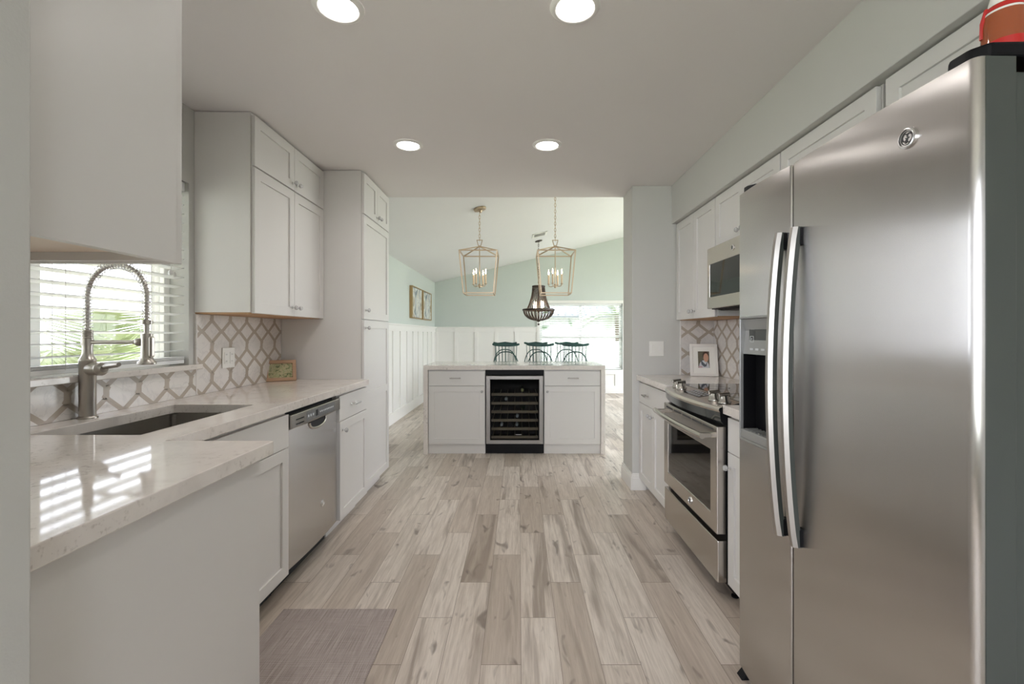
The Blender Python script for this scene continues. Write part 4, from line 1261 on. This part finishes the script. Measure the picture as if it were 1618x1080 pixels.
# ================================================================== DINING ROOM
# lantern pendants
def chain(b, p_top, p_bot, link=.042, r=.0028):
    n = max(1, int((p_top - p_bot).length / (link * .78))); st = (p_top.z - p_bot.z) / n
    for i in range(n):
        zc = p_bot.z + st * (i + .5); hz, hx = st * .62, .0085
        ring = []
        for k in range(14):
            a = 2 * PI * k / 14
            q = (math.cos(a) * hx, math.sin(a) * hz)
            ring.append(Vector((p_top.x + (q[0] if i % 2 else 0), p_top.y + (0 if i % 2 else q[0]), zc + q[1])))
        b.tube(ring, r, 5, closed=True)
def lantern(x, y, lab, yaw):
    c = thing('pendant_lantern', lab, 'pendant light', (x, y, slope(x)), 'lantern pendants over the island')
    zt_, zb_, za_ = 2.155, 1.700, 2.232
    th, bh = .203, .163
    T = [Vector((x + sx * th, y + sy * th, zt_)) for sx, sy in ((-1, -1), (1, -1), (1, 1), (-1, 1))]
    Bt = [Vector((x + sx * bh, y + sy * bh, zb_)) for sx, sy in ((-1, -1), (1, -1), (1, 1), (-1, 1))]
    ap = Vector((x, y, za_))
    b = B(); w = .012
    for i in range(4):
        b.bar(T[i], T[(i + 1) % 4], w); b.bar(Bt[i], Bt[(i + 1) % 4], w); b.bar(T[i], Bt[i], w); b.bar(T[i], ap, w * .9)
    b.ball(ap, .014, 2)
    zl_ = 2.302
    for p0, p1 in (((-.012, za_), (-.030, zl_)), ((.012, za_), (.030, zl_)), ((-.033, zl_), (.033, zl_))): b.bar((x + p0[0], y, p0[1]), (x + p1[0], y, p1[1]), .008)
    b.build('cage', 'gold', c)
    b = B(); b.tube([(x, y, za_), (x, y, 1.79)], .005, 8)
    b.lathe([(.002, -.03), (.010, -.022), (.016, -.008), (.016, .008), (.008, .02)], (x, y, 1.795), (0, 0, 1), 16)
    for k in range(4):
        a = PI / 4 + k * PI / 2 + .35; d = Vector((math.cos(a), math.sin(a), 0))
        p = Vector((x, y, 1.79))
        b.tube([p + d * .012, p + d * .055 + Vector((0, 0, -.006)), p + d * .076 + Vector((0, 0, .004)), p + d * .078 + Vector((0, 0, .02))], .004, 8)
        b.lathe([(.006, .0), (.016, .004), (.016, .007), (.010, .009)], p + d * .078 + Vector((0, 0, .016)), (0, 0, 1), 14)
    arm = b.build('candelabra', 'gold', c)
    for k in range(4):
        a = PI / 4 + k * PI / 2 + .35; p = Vector((x + .078 * math.cos(a), y + .078 * math.sin(a), 1.812))
        b = B(); b.lathe([(.0105, 0), (.0105, .105), (.006, .108)], p, (0, 0, 1), 14); cs = b.build('candle', 'candle', c)
        b = B(); b.lathe([(.003, .107), (.0065, .118), (.0075, .127), (.0045, .143), (.001, .165)], p, (0, 0, 1), 12); b.build('bulb', 'bulb', cs)
    b = B(); zc_ = slope(x) - .035
    chain(b, Vector((x, y, zc_ - .015)), Vector((x, y, zl_ - .006)))
    b.build('chain', 'gold', c)
    b = B(); n_ = Vector((-.24, 0, 1)).normalized()
    b.lathe([(.070, -.002), (.072, -.014), (.066, -.026), (.022, -.032), (.012, -.050), (.004, -.058)], Vector((x, y, slope(x))), n_, 28); b.build('canopy', 'gold', c)
lantern(-.44, 5.2, 'gold lantern pendant on the left over the island, its canopy in view', 0)
lantern(.405, 5.2, 'gold lantern pendant on the right over the island, in front of the beaded chandelier', 0)

# beaded chandelier
cx, cy = .335, 7.95
c = thing('chandelier', 'dark wooden bead chandelier hanging over the dining table', 'chandelier', (cx, cy, slope(cx)))
zR, zT, zB = 1.665, 2.06, 1.475
b = B(); b.lathe([(.268, -.016), (.276, -.012), (.276, .012), (.268, .016), (.255, .012), (.255, -.012), (.268, -.016)], (cx, cy, zR), (0, 0, 1), 48, caps=False); b.build('hoop', 'bronze', c)
b = B(); b.lathe([(.104, -.014), (.112, -.010), (.112, .014), (.104, .018), (.02, .018), (.02, -.0), (.104, -.014)], (cx, cy, zT), (0, 0, 1), 36, caps=False); b.build('crown_ring', 'bronze', c)
b = B(); nS = 26
for s_ in range(nS):
    a = 2 * PI * s_ / nS
    for k in range(19):
        t = (k + .5) / 19; r = .105 + (.200 - .105) * (t ** 1.9); z = zT - .02 + (zR + .012 - zT + .02) * t
        b.ball((cx + r * math.cos(a), cy + r * math.sin(a), z), .0105, 1)
b.build('upper_bead_strand', 'bead', c)
b = B()
for s_ in range(nS):
    a = 2 * PI * (s_ + .5) / nS
    for k in range(16):
        t = PI / 2 * (k + .3) / 16; r = .03 + .226 * math.cos(t); z = zR - .014 - (zR - .014 - zB - .012) * math.sin(t)
        b.ball((cx + r * math.cos(a), cy + r * math.sin(a), z), .0105, 1)
b.build('lower_bead_strand', 'bead', c)
b = B(); b.lathe([(.004, -.024), (.034, -.012), (.034, .010), (.01, .02)], (cx, cy, zB + .006), (0, 0, 1), 20); b.tube([(cx, cy, zB - .02), (cx, cy, 1.430)], .0025, 6); b.ball((cx, cy, 1.418), .018, 2); b.build('finial', 'bronze', c)
b = B(); b.tube([(cx, cy, zT), (cx, cy, zR - .05)], .007, 8)
for k in range(4):
    a = k * PI / 2 + .5; b.tube([(cx, cy, zR - .03), (cx + .06 * math.cos(a), cy + .06 * math.sin(a), zR - .02), (cx + .09 * math.cos(a), cy + .09 * math.sin(a), zR + .03)], .005, 8)
b.build('inner_stem', 'bronze', c)
for k in range(4):
    a = k * PI / 2 + .5
    b = B(); b.lathe([(.010, 0), (.010, .06), (.010, .07), (.011, .085), (.009, .102), (.002, .122)], (cx + .09 * math.cos(a), cy + .09 * math.sin(a), zR + .03), (0, 0, 1), 12); b.build('bulb', 'bulb', c)
b = B(); chain(b, Vector((cx, cy, slope(cx) - .02)), Vector((cx, cy, zT + .016)), .05, .0032); b.build('chain', 'bronze', c)
b = B(); b.lathe([(.062, -.003), (.062, -.016), (.02, -.022), (.006, -.03)], (cx, cy, slope(cx)), (-.24, 0, 1), 28); b.build('canopy', 'bronze', c)

# ceiling vent
c = thing('air_vent', 'white slotted air vent on the sloped dining ceiling', 'vent', (.33, 7.45, slope(.33)))
u_ = Vector((1, 0, .24)).normalized(); n_ = Vector((-.24, 0, 1)).normalized(); o_ = Vector((.33, 7.45, slope(.33)))
b = B()
for s_ in (-1, 1):
    b.obox(o_ - n_ * .005 + u_ * s_ * .105, u_, (0, 1, 0), n_, .015, .14, .005, .002); b.obox(o_ - n_ * .005 + Vector((0, s_ * .125, 0)), u_, (0, 1, 0), n_, .12, .015, .005, .002)
b.build('frame', 'trim', c)
b = B()
for k in range(9): b.obox(o_ - n_ * .006 + u_ * (-.08 + k * .02), (u_ * .7 + n_ * .7).normalized(), (0, 1, 0), (n_ * .7 - u_ * .7).normalized(), .008, .11, .0012)
b.obox(o_ - n_ * .0012, u_, (0, 1, 0), n_, .09, .11, .0008, 0, 1)
b.build('louver', ['trim', 'slot'], c)

# two framed canvases on the left dining wall
for y0, y1, lab in ((7.56, 8.34, 'abstract canvas in gold frame nearer to the kitchen on the left dining wall'), (8.42, 9.20, 'abstract canvas in gold frame nearer to the far corner of the dining room')):
    c = thing('framed_canvas', lab, 'painting', (XDL, (y0 + y1) / 2, 1.52), 'pair of abstract canvases')
    b = B(); z0, z1 = 1.515, 2.045
    b.cells([y0, y0 + .012, y1 - .012, y1], [z0, z0 + .012, z1 - .012, z1], lambda p, q: not (y0 + .012 < p < y1 - .012 and z0 + .012 < q < z1 - .012), lambda p, q, t: (t, p, q), XDL + .001, XDL + .052, .001)
    b.build('frame', mat('gold_floater_frame', lin((178, 150, 104)), .4, .3), c)
    b = B(); b.box(XDL + .004, XDL + .044, y0 + .018, y1 - .018, z0 + .018, z1 - .018, .002); b.build('canvas', 'abstract', c)

# windsor chairs
def windsor(name, lab, loc):
    c = thing(name, lab, 'chair', (0, 0, 0), 'green windsor dining chairs')
    # local: back plane at y=0, seat towards +y
    sz = .44
    b = B(); seat = [(.225 * math.copysign(abs(math.cos(t)) ** .8, math.cos(t)), .20 + .21 * math.copysign(abs(math.sin(t)) ** .8, math.sin(t))) for t in [2 * PI * k / 28 for k in range(28)]]
    b.prism(seat, lambda p, q, t: (p, q, t), sz - .018, sz + .018, .008, 0, True); b.build('seat', 'green', c)
    for sx, sy in ((-1, -1), (1, -1), (1, 1), (-1, 1)):
        top = Vector((sx * .14, .20 + sy * .12, sz - .015)); bot = Vector((sx * .20, .20 + sy * .20, 0.0))
        b = B(); b.tube([bot, bot.lerp(top, .25), bot.lerp(top, .5), bot.lerp(top, .75), top], [.011, .016, .019, .016, .011], 10); b.build('leg', 'green', c)
    b = B()
    for sx in (-1, 1): b.tube([(sx * .186, .04, .13), (sx * .174, .20, .15), (sx * .186, .36, .13)], [.008, .012, .008], 8)
    b.tube([(-.174, .20, .15), (0, .20, .15), (.174, .20, .15)], [.008, .012, .008], 8); b.build('stretcher', 'green', c)
    # bow
    b = B(); pb = []
    for k in range(33):
        t = PI * k / 32
        pb.append((-.212 * math.copysign(abs(math.cos(t)) ** .75, math.cos(t)), .03 - .04 * math.sin(t), sz + .01 + .53 * math.sin(t) ** .62 if math.sin(t) > 1e-6 else sz + .01))
    b.tube(pb, .0085, 8); b.build('bow', 'green', c)
    for k in range(7):
        u = (k - 3) / 3; x0 = u * .14; x1 = u * .165
        b = B(); b.tube([(x0, .02, sz + .01), (x0 + (x1 - x0) * .5, -.01, .75), (x1, -.035, 1.085)], [.005, .0055, .0045], 8); b.build('spindle', 'green', c)
    # crest comb with scrolled ears
    b = B(); topc = [(-.212, 1.098), (-.200, 1.112), (-.175, 1.108), (-.13, 1.098), (-.07, 1.106), (0, 1.116), (.07, 1.106), (.13, 1.098), (.175, 1.108), (.200, 1.112), (.212, 1.098), (.205, 1.082), (.17, 1.070), (.09, 1.063), (0, 1.060), (-.09, 1.063), (-.17, 1.070), (-.205, 1.082)]
    b.prism(topc, lambda p, q, t: (p, t - .030 + .28 * p * p, q), -.012, .012, .004, 0, True); b.build('crest_rail', 'green', c)
    c.location = loc
    return c
near = [(-.20, 7.15), (.328, 7.15), (.865, 7.15)]
far = [(-.245, 8.22), (.298, 8.22), (.843, 8.22)]
pos = ['leftmost', 'middle', 'rightmost']
ch0 = windsor('windsor_chair', 'dark green windsor chair, leftmost of the nearer row behind the island', (near[0][0], near[0][1], 0))
for i, (x, y) in enumerate(near[1:], 1): dup(ch0, (x, y, 0), 'dark green windsor chair, %s of the nearer row behind the island' % pos[i])
for i, (x, y) in enumerate(far): dup(ch0, (x, y, 0), 'dark green windsor chair, %s of the farther row under the far wall' % pos[i], PI)
# table between the rows
c = thing('dining_table', 'dark wooden dining table between the two rows of green windsor chairs', 'table', (.32, 7.685, 0))
b = B(); b.box(-.55, 1.19, 7.29, 8.08, .715, .750, .006); b.build('tabletop', 'table_wood', c)
b = B(); b.box(-.40, 1.04, 7.60, 7.77, .66, .715); b.build('apron', 'table_wood', c)
for sx in (-.30, .94):
    b = B(); b.box(sx - .045, sx + .045, 7.64, 7.73, 0.03, .66, .01); b.box(sx - .04, sx + .04, 7.42, 7.95, 0, .05, .01); b.build('leg', 'table_wood', c)

# ================================================================== OUTDOORS
b = B(); b.box(-30, 30, -20, 40, -.30, -.125)
struct(b.build('ground_lawn', 'lawn'))
def frond(b, base, az, el, L, droop, wmax):
    n = 14; d = Vector((math.cos(az), math.sin(az), 0)); sp = []
    for k in range(n + 1):
        t = k / n; sp.append(base + d * L * t * math.cos(el) + Vector((0, 0, L * (math.sin(el) * t - droop * t * t))))
    b.tube(sp, [.012 * (1 - .8 * k / n) for k in range(n + 1)], 5)
    side = Vector((-d.y, d.x, 0))
    for k in range(1, n * 2):
        t = k / (n * 2); i = min(int(t * n), n - 1); p = sp[i].lerp(sp[i + 1], t * n - i); tg = (sp[i + 1] - sp[i]).normalized()
        ln = wmax * math.sin(PI * min(1, .12 + t * .85)) ** .7
        for s_ in (-1, 1):
            q = p + (side * s_ * .8 + tg * .7).normalized() * ln + Vector((0, 0, -.25 * ln))
            w = tg * .016
            b.poly([p - w, p + w, q + w * .2, q - w * .2]); 
def palm(name, lab, base, h, n, L, w, seed):
    random.seed(seed)
    c = thing(name, lab, 'palm', base); base = Vector(base)
    b = B(); b.tube([base, base + Vector((.03, .02, h * .5)), base + Vector((0, .05, h))], [.09, .07, .06], 10); b.build('trunk', 'trunk', c)
    b = B(); top = base + Vector((0, .05, h))
    for k in range(n): frond(b, top, 2 * PI * k / n + random.uniform(-.2, .2), random.uniform(.15, 1.1), L * random.uniform(.85, 1.1), random.uniform(.35, .7), w)
    b.build('fronds', 'leaf', c)
palm('palm_tree', 'pale green palm fronds outside the kitchen window', (-3.30, 3.55, -.13), .95, 15, 1.25, .42, 3)
palm('palm_tree', 'palm tree beyond the garden wall outside the dining window', (3.2, 15.2, -.13), 2.0, 14, 1.7, .45, 5)
c = thing('neighbour_house', 'pale house with ribbed grey roof outside the dining window', 'house', (1.5, 21, -.13))
b = B(); b.box(-4, 7, 20.5, 24, -.13, 2.1); b.build('house_wall', 'stucco', c)
b = B(); b.prism([(20.1, 2.06), (22.3, 3.1), (24.4, 2.06), (24.4, 1.98), (20.1, 1.98)], lambda p, q, t: (t, p, q), -4.4, 7.4)
for k in range(40):
    x = -4.3 + k * .30; b.bar((x, 20.1, 2.08), (x, 22.3, 3.12), .04, .04)
b.build('roof', 'roof', c)
b = B(); b.box(-6, 9, 13.0, 13.15, -.13, 1.05, .01)
tag(b.build('garden_wall', 'stucco'), 'pale garden wall outside the dining window', 'wall')
def tree(lab, x, y, seed):
    random.seed(seed); c = thing('leafy_tree', lab, 'tree', (x, y, -.13))
    b = B(); b.tube([(x, y, -.13), (x, y, 1.8)], [.14, .09], 8); b.build('trunk', 'trunk', c)
    b = B()
    for k in range(420):
        p = Vector((random.gauss(0, .9), random.gauss(0, .6), random.gauss(0, .6))); p += Vector((x, y, 2.5)); s_ = random.uniform(.10, .2)
        d1 = Vector((random.gauss(0, 1), random.gauss(0, 1), random.gauss(0, 1))).normalized(); d2 = d1.orthogonal().normalized()
        b.poly([p - d1 * s_, p + d2 * s_ * .5, p + d1 * s_, p - d2 * s_ * .5])
    b.build('crown', 'leaf_dark', c)
tree('broad leafy tree outside the dining window, left of the palm', -1.2, 14.7, 11)
